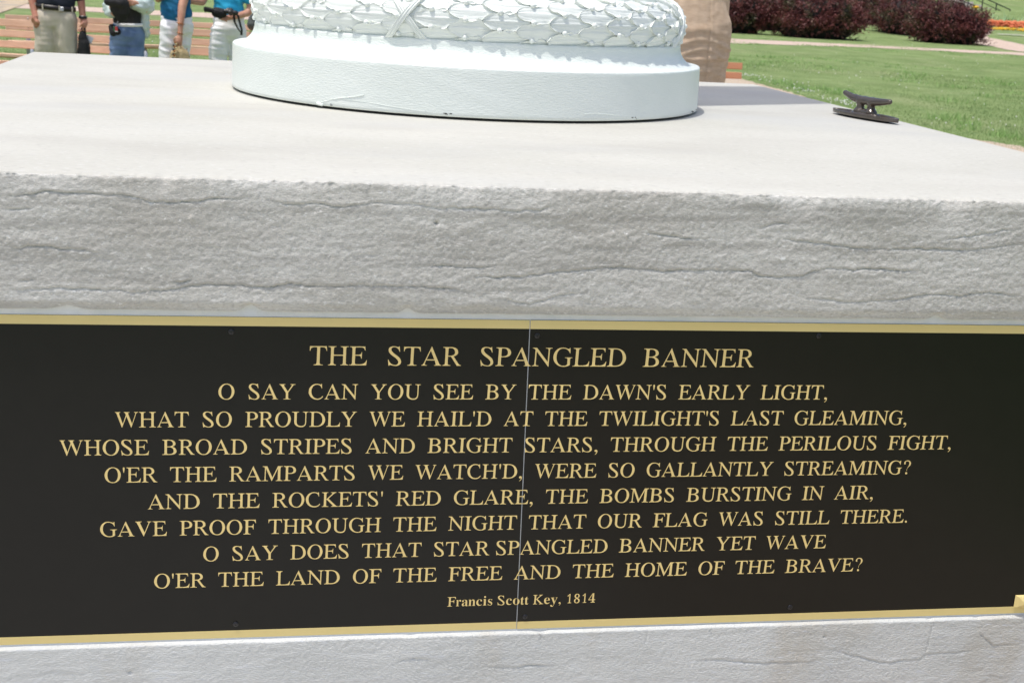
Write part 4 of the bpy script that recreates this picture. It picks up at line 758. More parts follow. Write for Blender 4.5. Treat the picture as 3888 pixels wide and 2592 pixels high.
def dots(cs, n, r0, r1, hz, seed):
    r = np.random.default_rng(seed); V = []; F = []
    octa = np.array([(1, 0, 0), (0, 1, 0), (-1, 0, 0), (0, -1, 0), (0, 0, 1), (0, 0, -1)], float)
    of = np.array([(0, 1, 4), (1, 2, 4), (2, 3, 4), (3, 0, 4), (1, 0, 5), (2, 1, 5), (3, 2, 5), (0, 3, 5)])
    k = r.integers(0, len(cs), n); c = np.array(cs)[k]
    x = c[:, 0] + r.normal(0, 1, n) * c[:, 2]; y = c[:, 1] + r.normal(0, 1, n) * c[:, 2] * 1.5; s = r.uniform(r0, r1, n)
    z = rise(x, y) + r.uniform(.3, 1, n) * hz
    V = (np.stack([x, y, z], -1)[:, None, :] + octa[None] * s[:, None, None]).reshape(-1, 3)
    F = (np.arange(n)[:, None, None] * 6 + of[None]).reshape(-1, 3)
    return fast_mesh(V, F)
cs = [(9.05, 22.0, .13), (8.85, 18.7, .14), (8.7, 17.0, .16), (8.68, 16.6, .12), (9.2, 20.5, .3), (9.4, 14, .5), (12, 24, 1.5), (15, 30, 3), (12, 18, 2), (20, 38, 3), (-3, 18, 2), (-2, 24, 3), (1, 20, 2)]
tag(put('clover_flowers', dots(cs, 330, .007, .014, .05, 3), M['petal']), 'tiny white clover flowers dotted over the lawn', 'flowers', kind='stuff')

# ------------------------------------------------------------------ barberry bushes
M['barb'] = mat('dark_purple_leaves', srgb(84, 40, 42), .5, srgb(120, 68, 64), 2.2, spec=.35, lo=.4, hi=.62)
mixin(M['barb'], srgb(62, 78, 44), 1.6, (1, 1, 1), .50, .64, .75, 5)
mixin(M['barb'], srgb(128, 84, 88), 9, (1, 1, 1), .60, .70, .7, 3)
M['core_shade'] = mat('dark_core_shade', (.012, .010, .008), .9)  # near-black colour standing in for the shade inside the bushes
M['gleaf'] = mat('green_leaves', srgb(80, 118, 58), .6, srgb(120, 156, 84), 2, spec=.3)
def crown(c, rad, ntwig, seed, size=.05, spike=.07):
    r = np.random.default_rng(seed); n = ntwig; c = np.array(c); rad = np.array(rad)
    u = r.normal(0, 1, (n, 3)); u[:, 2] = np.abs(u[:, 2]) * 1.0 - .45; u /= (np.abs(u) ** 2.7).sum(1)[:, None] ** (1 / 2.7)
    lump = 1 + .09 * np.sin(u[:, 0] * 7 + seed) * np.cos(u[:, 1] * 6 + seed * 2) + .06 * np.sin(u[:, 2] * 11 + seed)
    k = 12
    t = r.uniform(.74, 1.0, (n, 1)) + np.linspace(0, spike, k)[None, :] * r.uniform(.25, 1, (n, 1)) * .8
    d = u[:, None, :] + (r.normal(0, .10, (n, 1, 3)) + np.array([0, 0, .12])) * np.linspace(0, 1, k)[None, :, None]
    P_ = c + d * rad * (t * lump[:, None])[:, :, None] + r.normal(0, .022, (n, k, 3))
    P_ = P_.reshape(-1, 3); P_ = P_[P_[:, 2] > c[2] - rad[2] * .98 + 0]
    m = len(P_); a = r.normal(0, 1, (m, 3)); a /= np.linalg.norm(a, axis=1)[:, None]; b = r.normal(0, 1, (m, 3))
    b -= a * (a * b).sum(1)[:, None]; b /= np.linalg.norm(b, axis=1)[:, None]
    s = size * r.uniform(.5, 1.25, (m, 1))
    V = np.stack([P_ - a * s, P_ + b * s * .5, P_ + a * s, P_ - b * s * .5], 1).reshape(-1, 3)
    return fast_mesh(V, np.arange(4 * m).reshape(-1, 4))
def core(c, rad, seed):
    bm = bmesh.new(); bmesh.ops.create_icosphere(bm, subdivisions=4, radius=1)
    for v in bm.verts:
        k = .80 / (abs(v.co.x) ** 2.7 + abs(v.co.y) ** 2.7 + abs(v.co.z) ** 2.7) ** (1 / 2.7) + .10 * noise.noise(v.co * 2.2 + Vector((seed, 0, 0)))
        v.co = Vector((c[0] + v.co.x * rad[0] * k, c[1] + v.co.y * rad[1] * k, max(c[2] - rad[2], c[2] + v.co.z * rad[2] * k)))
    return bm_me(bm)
def bush(x, y, rx, ry, h, label, seed, group='purple barberry bushes', n=2200, mt='barb', size=.042):
    z = gz(x, y); b = thing('barberry_bush', label, 'bush', (x, y, z), group)
    c = (x, y, z + h * .36); rad = (rx, ry, h * .62)
    put('foliage', crown(c, rad, n, seed, size), M[mt], b); put('shade_core', core(c, rad, seed), M['core_shade'], b)  # solid dark core blocks the view through, painted as inner shade
    return b
bush(17.55, 47.4, 1.12, 1.3, 1.62, 'round purple bush just right of the tan linen back', 1)
bush(20.30, 46.1, 1.62, 1.4, 1.66, 'wide purple bush, nearest the path, at the right end of the left clump', 2, n=3000)
bush(20.6, 52.0, 1.5, 1.3, 1.75, 'reddish purple bush rising behind the gap of the left clump', 3)
bush(29.3, 61.0, 1.7, 1.7, 1.82, 'greenish purple bush at the far left end of the right clump', 5)
bush(28.0, 53.8, 1.75, 1.8, 1.66, 'spiky green and purple bush in the middle of the right clump', 6, n=2600)
bush(26.55, 47.9, 1.40, 1.4, 1.50, 'big purple bush at the front right end of the right clump', 7, n=3000)

# ------------------------------------------------------------------ flower bed and stair railings far right
M['orange'] = mat('orange_petals', srgb(212, 108, 66), .7, srgb(232, 140, 96), 6)
M['yellow'] = mat('yellow_petals', srgb(222, 168, 20), .7, srgb(236, 190, 40), 6)
fr_ = np.random.default_rng(9)
def bedline(x0, x1, y, n, sp): return [(x, y + fr_.normal(0, sp), .12) for x in np.linspace(x0, x1, n)]
tag(put('orange_flowers', dots(bedline(35.6, 44, 62.3, 40, .2), 2600, .03, .065, .40, 11), M['orange']), 'row of orange bedding flowers beyond the right bushes', 'flowers', kind='stuff')
tag(put('yellow_flowers', dots(bedline(35.6, 44, 61.2, 40, .1), 900, .025, .05, .12, 12), M['yellow']), 'low yellow flower edging in front of the orange flowers', 'flowers', kind='stuff')
def lily(x, y, seed):
    r = random.Random(seed); V = []; F = []
    z = gz(x, y)
    for k in range(16):
        a = r.uniform(0, 6.28); L = r.uniform(.35, .8); w = r.uniform(.03, .05); dx, dy = math.cos(a), math.sin(a); lean = r.uniform(.2, .9)
        for i in range(5):
            t = i / 4; px = x + dx * L * lean * t; py = y + dy * L * lean * t; pz = z + L * (t * 1.1 - .45 * lean * t * t); ww = w * (1 - t * .9)
            V += [(px - dy * ww, py + dx * ww, pz), (px + dy * ww, py - dx * ww, pz)]
        o = len(V) - 10; F += [(o + 2 * i, o + 2 * i + 1, o + 2 * i + 3, o + 2 * i + 2) for i in range(4)]
    return pyd(V, F)
M['lilyleaf'] = mat('pale_green_strap_leaves', srgb(130, 166, 108), .5, srgb(176, 200, 156), 4, spec=.4)
for i in range(16):
    o = put('lily_plant', lily(38.0 + i * .42 + random.uniform(-.1, .1), 65.2 + random.uniform(-.8, .8), i), M['lilyleaf'])
    tag(o, 'strap-leaved green plant in the bed behind the orange flowers', 'plant', 'green strap-leaved plants behind the orange flowers')
for i, (x, y) in enumerate(((37.3, 65.6), (41.5, 65.5), (42.6, 66.0))):
    t = thing('yellow_lily', ('yellow lily bloom just right of the front right bush', 'second yellow lily bloom, near the right edge', 'third yellow lily bloom, farthest right')[i], 'flower', (x, y, gz(x, y)), 'yellow lily blooms')
    put('stem', tube([(x, y, gz(x, y)), (x + .03, y, gz(x, y) + .75)], .02, 6), M['lilyleaf'], t)
    put('bloom', dots([(x, y, .05)], 9, .07, .11, .9, 30 + i) if False else join([tube([(x, y, gz(x, y) + .72), (x + .14 * math.cos(a), y + .14 * math.sin(a), gz(x, y) + .92)], [.02, .07], 6) for a in np.arange(0, 6.2, 1.05)]), M['yellow'], t)
def railing(p_top, p_bot, n_post, label):
    a = Vector(p_top); b = Vector(p_bot); t = thing('stair_railing', label, 'railing', (b.x, b.y, b.z - .8), 'black iron railings beside the garden steps')
    put('top_rail', tube([a, b], .035, 8), M['rail'], t); dz = Vector((0, 0, -.30))
    put('lower_rail', tube([a + dz, b + dz], .025, 8), M['rail'], t)
    for k in range(n_post):
        p = a.lerp(b, (k + .0) / max(n_post - 1, 1)); put('post', tube([p + Vector((0, 0, .02)), p - Vector((0, 0, .95))], .035, 8), M['rail'], t)
railing((41.9, 75, 2.30), (44.74, 75, 1.36), 4, 'rightmost black stair railing above the lilies')
railing((41.0, 76, 1.98), (42.86, 75, 1.36), 3, 'black stair railing just behind the right bush, second from the right')
railing((39.2, 77, 2.25), (40.97, 76, 1.65), 3, 'leftmost black stair railing, low over the right clump')
# garden steps between the railings
st = thing('garden_steps', 'low stone steps between the black railings on the far bank', 'steps', (42.6, 76, gz(42.6, 75)))
for k in range(5):
    put('step', box((43.2 - k * .35, 76.2 + k * .5, gz(43, 75) + .05 + k * .16), (1.6, .55, .16)), M['paving'], st)
# dark hedge and trees that close the view beyond the bank
def tree(x, y, h, r_, seed, label):
    z = gz(x, y); t = thing('broadleaf_tree', label, 'tree', (x, y, z), 'trees on the far bank')
    put('trunk', tube([(x, y, z - .1), (x + .1, y, z + h * .25), (x - .1, y, z + h * .55)], [.28, .22, .12], 10), M['core_shade'] if 0 else M['bark'], t)
    for k in range(5):
        a = k * 1.3 + seed; put('limb', tube([(x, y, z + h * (.3 + .05 * k)), (x + math.cos(a) * r_ * .5, y + math.sin(a) * r_ * .5, z + h * (.5 + .07 * k))], [.09, .03], 6), M['bark'], t)
    put('crown', crown((x, y, z + h * .66), (r_, r_, h * .36), 1500, seed, .16, .35), M['gleaf'], t)
M['bark'] = mat('brown_bark', (.10, .08, .06), .9, (.16, .13, .10), 8, (4, 4, 1), bump=.8, bscale=20, bdist=.03)
for i, (x, y, h, r_) in enumerate(((52, 92, 9, 4), (60, 96, 10, 4.5), (34, 104, 9, 4), (14, 100, 10, 4.5), (-14, 92, 9, 4))):
    tree(x, y, h, r_, 20 + i, ('tree at the right edge of the far bank', 'tree farthest right on the far bank', 'tree beyond the right clump of bushes', 'tree beyond the flagpole', 'tree behind the benches at left')[i])

# ------------------------------------------------------------------ benches
def make_bench(label, p0, p1, nback, ztop, pitch=.101, sh=.069, wood='wood', group='slatted park benches'):
    """p0,p1: ends of the back's top slat (x,y); the bench faces the pedestal"""
    a = Vector((p0[0], p0[1], 0)); b = Vector((p1[0], p1[1], 0)); ax = (b - a).normalized(); fw = Vector((ax.y, -ax.x, 0)); L = (b - a).length
    ang = math.atan2(ax.y, ax.x); rot = Matrix.Rotation(ang, 3, 'Z'); mid = (a + b) / 2
    t = thing('park_bench', label, 'bench', (mid.x, mid.y, 0), group)
    zs_ = .46
    for k in range(nback):
        z = ztop - sh / 2 - k * pitch; lean = .10 * (ztop - z)
        s_ = put('back_slat', box(mid + fw * lean + Vector((0, 0, z)), (L, .038, sh), rot @ Matrix.Rotation(-.14, 3, 'X'), .004), M[wood], t)
        for e in (.14, .5, .86):
            q = a.lerp(b, e) + fw * (lean + .021) + Vector((0, 0, z))
            put('bolt', box(q, (.018, .008, .018), rot, .003), M['bolt'], s_)
    for k in range(4):
        put('seat_slat', box(mid + fw * (.10 + .105 * k) + Vector((0, 0, zs_ + .012 * k)), (L, .09, .032), rot, .004), M[wood], t)
    for e in (.14, .86):
        q = a.lerp(b, e)
        put('post', box(q + fw * .01 - fw * .022 + Vector((0, 0, ztop / 2 - .02)), (.05, .03, ztop - .05), rot @ Matrix.Rotation(-.09, 3, 'X')), M['galv'], t)
        f = put('leg_frame', tube([q + fw * .0 + Vector((0, 0, zs_ - .03)), q + fw * .40 + Vector((0, 0, zs_ - .01)), q + fw * .46 + Vector((0, 0, zs_ - .05)), q + fw * .43 + Vector((0, 0, .0))], .024, 10), M['galv'], t, True)
    return t
make_bench('rear left bench, its end just left of the man in khaki', (-2.81, 14.79), (-1.07, 15.23), 2, .78)
make_bench('rear middle bench between the two women in white trousers', (-.69, 15.30), (1.15, 15.30), 2, .78)
make_bench('front left bench cut by the picture edge', (-3.05, 12.86), (-1.03, 12.38), 3, .83, .108, .072)
make_bench('front middle bench ending behind the woman in bright cyan', (-.58, 12.75), (1.3, 12.6), 3, .82, .100, .070)
make_bench('lone reddish slat bench right of the tan linen back', (3.5, 12.0), (5.33, 11.96), 2, .78, .101, .069, 'wood_red')
nb = thing('park_bench', 'nearest left bench, only its seat edge shows beside the pedestal corner', 'bench', (-2.6, 9.6, 0), 'slatted park benches')
for k in range(4):
    put('seat_slat', box((-2.55, 9.9 - k * .105, .46 + .004 * k), (1.9, .09, .032), None, .004), M['wood'], nb)
for k in range(3):
    put('back_slat', box((-2.55, 10.05 + .01 * k, .58 + .0 * k), (1.9, .034, .06), None, .004), M['wood'], nb) if k == 0 else None
for x in (-3.3, -1.8):
    put('leg_frame', tube([(x, 10.0, .43), (x, 9.6, .43), (x, 9.56, .40), (x, 9.58, 0)], .024, 10), M['galv'], nb, True)
    put('leg', tube([(x, 10.02, .6), (x, 10.04, 0)], .022, 8), M['galv'], nb)

# ------------------------------------------------------------------ people
def wr(sx, sz, amp, seed, lean=0.0):
    """cloth folds"""
    def f(co):
        p = Vector((co.x * sx + co.z * lean + seed, co.y * sx * .7, co.z * sz)); n1 = noise.noise(p); n2 = noise.noise(p * 2.1 + Vector((9, 0, 0)))
        return amp * ((1 - abs(n1) * 2.4) * .6 + n2 * .7)
    return f
def H3(x, y, z): return Vector((x, y, z))
def head(px, py, z0, face, hair_long, par, skin, hy=-1):
    """face, hair, eyes for a head whose chin is at z0; face=-1 looks towards -y, +1 towards +y"""
    eyes = []
    for s in (-1, 1):
        bm = bmesh.new(); bmesh.ops.create_uvsphere(bm, u_segments=10, v_segments=8, radius=.012, matrix=Matrix.Translation((px + s * .031, py + face * .078, z0 + .112))); 
        put('eye', bm_me(bm), M['eye'], par, True)
    put('mouth', box((px, py + face * .088, z0 + .038), (.045, .012, .010), None, .003), M['lip'], par)
    cap_ = [((px, py - face * .012, z0 + .155), .083, (px, py - face * .02, z0 + .13), .085)]
    if hair_long: cap_ += [((px, py - face * .05, z0 + .12), .085, (px, py - face * .06, z0 - .02), .06)]
    put('hair', blob(cap_, .008, 3, lambda c: .005 * noise.noise(c * 60)), M['hair'], par)
def hcaps(px, py, z0, face):
    return [((px, py, z0 + .07), (.062, .075), (px, py, z0 + .145), (.074, .092)), ((px, py + face * .03, z0 + .022), .036, (px, py + face * .02, z0 + .06), .055),
            ((px, py + face * .088, z0 + .095), .010, (px, py + face * .104, z0 + .075), .015), ((px - .075, py, z0 + .09), (.012, .02), (px - .077, py, z0 + .11), (.012, .024)),
            ((px + .075, py, z0 + .09), (.012, .02), (px + .077, py, z0 + .11), (.012, .024)), ((px, py - face * .01, z0 - .08), .052, (px, py, z0 + .03), .050)]
def fingers(c, d, side, curl, n=4, L=.075, sp=.019, r=.0085):
    """four fingers from the knuckle centre c going along d, bending towards curl, plus thumb"""
    out = []; d = Vector(d).normalized(); side = Vector(side).normalized(); curl = Vector(curl).normalized(); ln = (.92, 1.0, .95, .78)
    for k in range(n):
        b = Vector(c) + side * (k - 1.5) * sp; l = L * ln[k]; p1 = b + d * l * .45 + curl * l * .10; p2 = p1 + d * l * .22 + curl * l * .30; p3 = p2 + curl * l * .28 - d * l * .10
        out += [(b - d * .02, r, p1, r * .95), (p1, r * .95, p2, r * .88), (p2, r * .88, p3, r * .75)]
    t0 = Vector(c) - side * sp * 2.0 - d * .045; t1 = t0 - side * .012 + d * .028 + curl * .018; t2 = t1 + d * .024 + curl * .012 + side * .006
    out += [(t0, .011, t1, .0105), (t1, .0105, t2, .008)]
    return out

# --- man in khaki trousers and navy polo, facing the pedestal
mx, my = -1.70, 11.25
man = thing('person', 'man in a navy shirt, black belt and khaki trousers, hanging right fist, black watch', 'person', (mx, my, 0))
skin = hcaps(mx, my, 1.56, -1)
skin += [((mx, my, 1.05), (.15, .10), (mx, my, 1.35), (.17, .11)), ((mx, my, 1.35), (.17, .10), (mx, my, 1.46), (.08, .07)),
         ((mx - .19, my, 1.42), .052, (mx - .205, my - .02, 1.14), .044), ((mx - .205, my - .02, 1.14), .042, (mx - .175, my - .07, .985), .031), ((mx - .175, my - .07, .985), .030, (mx - .160, my - .09, .935), .034),
         ((mx - .175, my - .09, .925), (.022, .034), (mx - .145, my - .10, .885), (.024, .040)),
         ((mx + .20, my, 1.42), .052, (mx + .225, my + .04, 1.14), .043), ((mx + .225, my + .04, 1.14), .040, (mx + .248, my + .0, .955), .029), ((mx + .248, my, .955), .028, (mx + .262, my - .015, .895), .034),
         ((mx + .262, my - .015, .895), (.022, .034), (mx + .262, my - .03, .865), (.022, .036))]
skin += fingers((mx - .152, my - .105, .872), (.15, -.1, -1), (1, -.3, .1), (.2, .75, .35), L=.072, sp=.018, r=.0095)
skin += fingers((mx + .262, my - .035, .862), (-.1, -.1, -1), (.1, 1, 0), (-1, .1, .3), L=.070, sp=.017)
for s in (-1, 1):
    skin += [((mx + s * .09, my, .95), .07, (mx + s * .10, my, .50), .05), ((mx + s * .10, my, .50), .055, (mx + s * .10, my + .02, .10), .038)]
put('body', blob(skin, .0075, 3), M['skin'], man)
head(mx, my, 1.56, -1, False, man, 'skin')
tr_ = [((mx, my, 1.03), (.155, .115), (mx, my, .93), (.190, .135))]
for s in (-1, 1):
    tr_ += [((mx + s * .075, my, .93), (.118, .130), (mx + s * .093, my - .01, .62), (.098, .105)), ((mx + s * .093, my - .01, .62), (.096, .10), (mx + s * .10, my + .02, .07), (.080, .085))]
put('trousers', blob(tr_, .011, 5, lambda c: wr(7, 5, .009, 3, 3)(c) + wr(3, 26, .004, 8, 6)(c) * (1 if abs(c.x - mx + .08) < .07 else .35)), M['khaki'], man)
for s, x in ((-1, .04), (1, .05)):
    pass
sh_ = [((mx, my, 1.46), (.10, .075), (mx, my, 1.38), (.19, .11)), ((mx, my, 1.38), (.185, .115), (mx, my, 1.12), (.175, .130)), ((mx + .005, my, 1.12), (.175, .130), (mx + .005, my, 1.065), (.178, .135)),
       ((mx - .185, my, 1.42), .066, (mx - .20, my - .01, 1.20), .066), ((mx + .19, my, 1.42), .066, (mx + .218, my + .03, 1.155), .066)]
put('shirt', blob(sh_, .011, 4, wr(8, 7, .008, 1, 5)), M['navy'], man)
def belt_me(cx, cy, rx, ry, z0, z1, tilt=0.0, n=48, off=.004):
    V = []
    for dr, z in ((-.01, z0), (off, z0), (off + .002, (z0 + z1) / 2), (off, z1), (-.01, z1)):
        for k in range(n):
            t = 2 * math.pi * k / n; V.append((cx + (rx + dr) * math.cos(t), cy + (ry + dr) * math.sin(t), z + tilt * math.cos(t)))
    return pyd(V, [tuple(q) for q in grid_faces(5, n, True).tolist()])
put('belt', belt_me(mx, my, .183, .138, 1.005, 1.047, -.012), M['belt'], man, True)
for th in (-118, -72, -30, -150):
    t = math.radians(th); put('belt_loop', box((mx + .189 * math.cos(t), my + .146 * math.sin(t), 1.026 - .012 * math.cos(t)), (.012, .010, .052), Matrix.Rotation(t, 3, 'Z')), M['khaki'], man)
put('buckle', box((mx + .075, my - .137, 1.018), (.045, .010, .036), None, .003), M['galv'], man)
put('watch', belt_me(mx + .249, my - .003, .034, .034, .935, .962, 0, 24, .003), M['plastic'], man, True)
put('watch_face', box((mx + .249, my - .043, .949), (.034, .010, .030), None, .004), M['plastic'], man)
put('ring', belt_me(mx - .139, my - .112, .011, .011, .866, .872, 0, 14, .001), M['copper'], man, True)
bag = thing('shoulder_bag', 'limp black bag hanging from the left hand of the man in khaki', 'bag', (-1.44, 11.2, .60))
put('bag_body', blob([((-1.455, 11.2, .80), (.03, .03), (-1.445, 11.2, .72), (.052, .04)), ((-1.445, 11.2, .72), (.052, .045), (-1.440, 11.2, .56), (.060, .05))], .007, 3, wr(14, 10, .008, 4)), M['black'], bag)
put('handle', tube([(-1.47, 11.2, .78), (-1.455, 11.19, .855), (-1.43, 11.2, .85), (-1.425, 11.2, .77)], .008, 8), M['black'], bag)
fo = thing('folded_paper', 'grey folded leaflet held against the black bag', 'leaflet', (-1.38, 11.24, .72))
put('sheet', pyd([(-1.44, 11.22, .80), (-1.352, 11.20, .765), (-1.374, 11.20, .715), (-1.45, 11.22, .70), (-1.44, 11.226, .80), (-1.352, 11.206, .765), (-1.374, 11.206, .715), (-1.45, 11.226, .70)],
                 [(0, 1, 2, 3), (7, 6, 5, 4), (0, 4, 5, 1), (1, 5, 6, 2), (2, 6, 7, 3), (3, 7, 4, 0)]), M['galv'], fo)

# --- woman in jeans with open pale jacket, holding a large black bag up
wx, wy = -.925, 10.05
w2 = thing('person', 'woman in blue jeans, black top and open pale grey jacket, hands raised in front', 'person', (wx, wy, 0))
sk = hcaps(wx, wy, 1.42, -1)
sk += [((wx, wy, .98), (.10, .08), (wx, wy, 1.25), (.13, .09)), ((wx, wy, 1.25), (.13, .085), (wx, wy, 1.34), (.06, .055)),
       ((wx - .14, wy, 1.30), .042, (wx - .13, wy - .06, 1.08), .036), ((wx - .13, wy - .06, 1.08), .034, (wx - .085, wy - .17, 1.10), .026), ((wx - .085, wy - .17, 1.10), (.028, .02), (wx - .062, wy - .19, 1.085), (.034, .02)),
       ((wx + .14, wy, 1.30), .042, (wx + .16, wy - .05, 1.10), .036), ((wx + .16, wy - .05, 1.10), .034, (wx + .07, wy - .17, 1.15), .026), ((wx + .07, wy - .17, 1.15), (.026, .02), (wx + .03, wy - .19, 1.16), (.030, .02))]
sk += fingers((wx - .055, wy - .20, 1.075), (1, -.1, -.35), (.3, 0, 1), (.1, 1, -.2), L=.06, sp=.018)
sk += fingers((wx + .02, wy - .20, 1.165), (-1, -.1, -.1), (0, 0, 1), (.1, 1, 0), L=.06, sp=.016)
for s in (-1, 1): sk += [((wx + s * .055, wy, .90), .055, (wx + s * .065, wy, .48), .042), ((wx + s * .065, wy, .48), .042, (wx + s * .075, wy + .02, .08), .034)]
put('body', blob(sk, .0075, 3), M['skin2'], w2); head(wx, wy, 1.42, -1, True, w2, 'skin2')
jn = [((wx, wy, .955), (.122, .095), (wx, wy, .88), (.142, .115))]
for s in (-1, 1): jn += [((wx + s * .058, wy + .012 * s, .88), (.088, .105), (wx + s * .070 - .012, wy, .62), (.072, .082)), ((wx + s * .070 - .012, wy, .62), (.070, .078), (wx + s * .08, wy + .02, .05), (.066, .070))]
put('jeans', blob(jn, .010, 4, lambda c: wr(6, 20, .008, 2, 9)(c)), M['denim'], w2)
put('pale_hem', belt_me(wx + .012, wy, .125, .105, .945, .972, .004, 40, .003), M['white_cloth'], w2, True)
put('top', blob([((wx, wy, 1.36), (.07, .06), (wx, wy, 1.26), (.135, .09)), ((wx, wy, 1.26), (.13, .095), (wx + .005, wy, 1.03), (.118, .100)), ((wx + .005, wy, 1.03), (.118, .100), (wx + .002, wy, .985), (.122, .104))], .010, 3, wr(10, 8, .007, 5)), M['black'], w2)
put('jacket', blob([((wx + .135, wy + .01, 1.34), .060, (wx + .165, wy - .02, 1.12), .064), ((wx + .165, wy - .02, 1.13), .066, (wx + .085, wy - .13, 1.13), .048), ((wx + .125, wy + .03, 1.25), (.04, .08), (wx + .150, wy + .03, .95), (.034, .07)), ((wx + .150, wy + .03, .95), (.03, .06), (wx + .160, wy + .03, .87), (.022, .045)),
                    ((wx + .0, wy + .075, 1.32), (.12, .035), (wx, wy + .09, 1.0), (.12, .035)), ((wx - .135, wy + .01, 1.34), .056, (wx - .135, wy - .05, 1.09), .056), ((wx - .135, wy - .05, 1.085), (.055, .055), (wx - .115, wy - .10, 1.05), (.045, .045))], .010, 3, wr(13, 16, .013, 6, 6)), M['jacket'], w2)
bb = thing('black_handbag', 'large black bag held up in both hands by the woman in jeans', 'bag', (-.99, 9.84, 1.08))
put('bag_body', blob([((-1.045, 9.83, 1.155), (.045, .04), (-.955, 9.83, 1.14), (.07, .05)), ((-.955, 9.83, 1.14), (.07, .05), (-.945, 9.85, 1.075), (.065, .05)), ((-1.0, 9.84, 1.10), (.04, .04), (-.95, 9.86, 1.03), (.05, .04))], .008, 3, wr(12, 12, .010, 7)), M['black'], bb)
put('strap', tube([(-.90, 9.84, 1.12), (-.885, 9.90, 1.06), (-.93, 9.93, 1.00), (-1.00, 9.92, .97)], .009, 8), M['black'], bb)
po = thing('belt_pouch', 'small black pouch with red and green tags at the hip of the woman in jeans', 'pouch', (-1.03, 9.95, .90))
put('pouch_body', blob([((-1.045, 9.96, .935), .028, (-1.03, 9.95, .89), .033), ((-1.02, 9.95, .93), .02, (-.995, 9.93, .90), .03)], .006, 2), M['black'], po)
put('red_tag', box((-1.000, 9.905, .926), (.022, .012, .036), None, .003), M['red'], po); put('green_tag', box((-1.018, 9.905, .925), (.014, .010, .040), None, .003), M['green'], po)
put('tag_base', box((-1.000, 9.905, .904), (.024, .013, .008), None, .002), M['white_cloth'], po)
put('lanyard', tube([(-1.0, 9.90, .945), (-.985, 9.90, .99), (-.99, 9.92, 1.05)], .0035, 6), M['galv'], po)

# --- woman in teal shirt and white trousers with a straw bag
tx, ty = -.605, 11.35
w3 = thing('person', 'woman in a dark teal shirt and white trousers, bangles on her hanging arm', 'person', (tx, ty, 0))
sk = hcaps(tx, ty, 1.45, -1)
sk += [((tx, ty, 1.0), (.12, .09), (tx, ty, 1.28), (.145, .095)), ((tx, ty, 1.28), (.14, .09), (tx, ty, 1.37), (.06, .055)),
       ((tx + .125, ty - .02, 1.33), .047, (tx + .065, ty - .13, 1.10), .040), ((tx + .065, ty - .13, 1.10), .040, (tx + .052, ty - .17, .95), .031), ((tx + .052, ty - .17, .95), .030, (tx + .048, ty - .19, .845), .023), ((tx + .048, ty - .19, .845), .023, (tx + .040, ty - .20, .80), (.032, .024)),
       ((tx + .040, ty - .20, .80), (.034, .024), (tx + .036, ty - .205, .768), (.033, .022)),
       ((tx - .15, ty, 1.32), .045, (tx - .165, ty + .02, 1.15), .036), ((tx - .165, ty + .02, 1.15), .034, (tx - .12, ty - .12, 1.19), .026), ((tx - .12, ty - .12, 1.19), .026, (tx - .10, ty - .16, 1.20), (.03, .02))]
sk += fingers((tx + .034, ty - .207, .762), (-.05, 0, -1), (1, 0, 0), (0, 1, .2), L=.068, sp=.0165)
sk += fingers((tx - .09, ty - .17, 1.20), (1, -.2, 0), (0, 0, 1), (0, 1, 0), L=.06, sp=.016)
for s in (-1, 1): sk += [((tx + s * .065, ty, .93), .055, (tx + s * .065, ty, .50), .042), ((tx + s * .065, ty, .50), .042, (tx + s * .075, ty + .03, .08), .034)]
put('body', blob(sk, .0075, 3), M['skin2'], w3); head(tx, ty, 1.45, -1, True, w3, 'skin2')
wt = [((tx, ty, .99), (.142, .115), (tx + .01, ty, .90), (.152, .130)), ((tx - .055, ty - .03, .90), (.092, .11), (tx - .075, ty - .04, .62), (.085, .09)), ((tx - .075, ty - .04, .62), (.083, .088), (tx - .08, ty + .0, .06), (.082, .085)),
      ((tx + .075, ty + .03, .90), (.080, .11), (tx + .045, ty + .04, .62), (.070, .085)), ((tx + .045, ty + .04, .62), (.068, .08), (tx + .07, ty + .06, .06), (.08, .085))]
put('trousers', blob(wt, .010, 4, wr(6, 13, .011, 4, 8)), M['white_cloth'], w3)
put('shirt', blob([((tx, ty, 1.38), (.07, .06), (tx, ty, 1.30), (.145, .095)), ((tx, ty, 1.30), (.14, .10), (tx - .005, ty, 1.06), (.135, .115)), ((tx - .005, ty, 1.06), (.138, .118), (tx + .0, ty, 1.01), (.150, .128)), ((tx + .12, ty - .01, 1.33), .06, (tx + .09, ty - .08, 1.20), .058), ((tx - .14, ty, 1.33), .06, (tx - .16, ty, 1.21), .056)], .010, 3, wr(7, 9, .013, 2, 10)), M['teal'], w3)
put('bangle', belt_me(tx + .0515, ty - .172, .034, .034, .936, .943, -.006, 24, .002), M['copper'], w3, True)
put('bangle', belt_me(tx + .048, ty - .191, .029, .029, .846, .853, -.008, 24, .002), M['copper'], w3, True)
sb = thing('straw_bag', 'small pale woven straw bag with a beaded handle held by the woman in teal', 'bag', (-.56, 11.15, .56))
put('bag_body', blob([((-.56, 11.14, .705), (.045, .03), (-.56, 11.14, .66), (.085, .05)), ((-.56, 11.14, .66), (.088, .052), (-.56, 11.14, .56), (.115, .06))], .006, 2, lambda c: .0045 * math.sin(c.z * 520) + .003 * noise.noise(c * 40)), M['straw'], sb)
for k in range(15):
    a = k / 14; bx_ = -.600 + .012 * math.sin(k * 2.1) - .012 * a; bz_ = .765 - .185 * a
    bm = bmesh.new(); bmesh.ops.create_uvsphere(bm, u_segments=8, v_segments=6, radius=.011, matrix=Matrix.Translation((bx_, 11.085 - .012 * math.sin(a * 3), bz_)))
    put('bead', bm_me(bm), M['copper'] if k % 3 == 0 else (M['straw'] if k % 3 == 1 else M['belt']), sb, True)
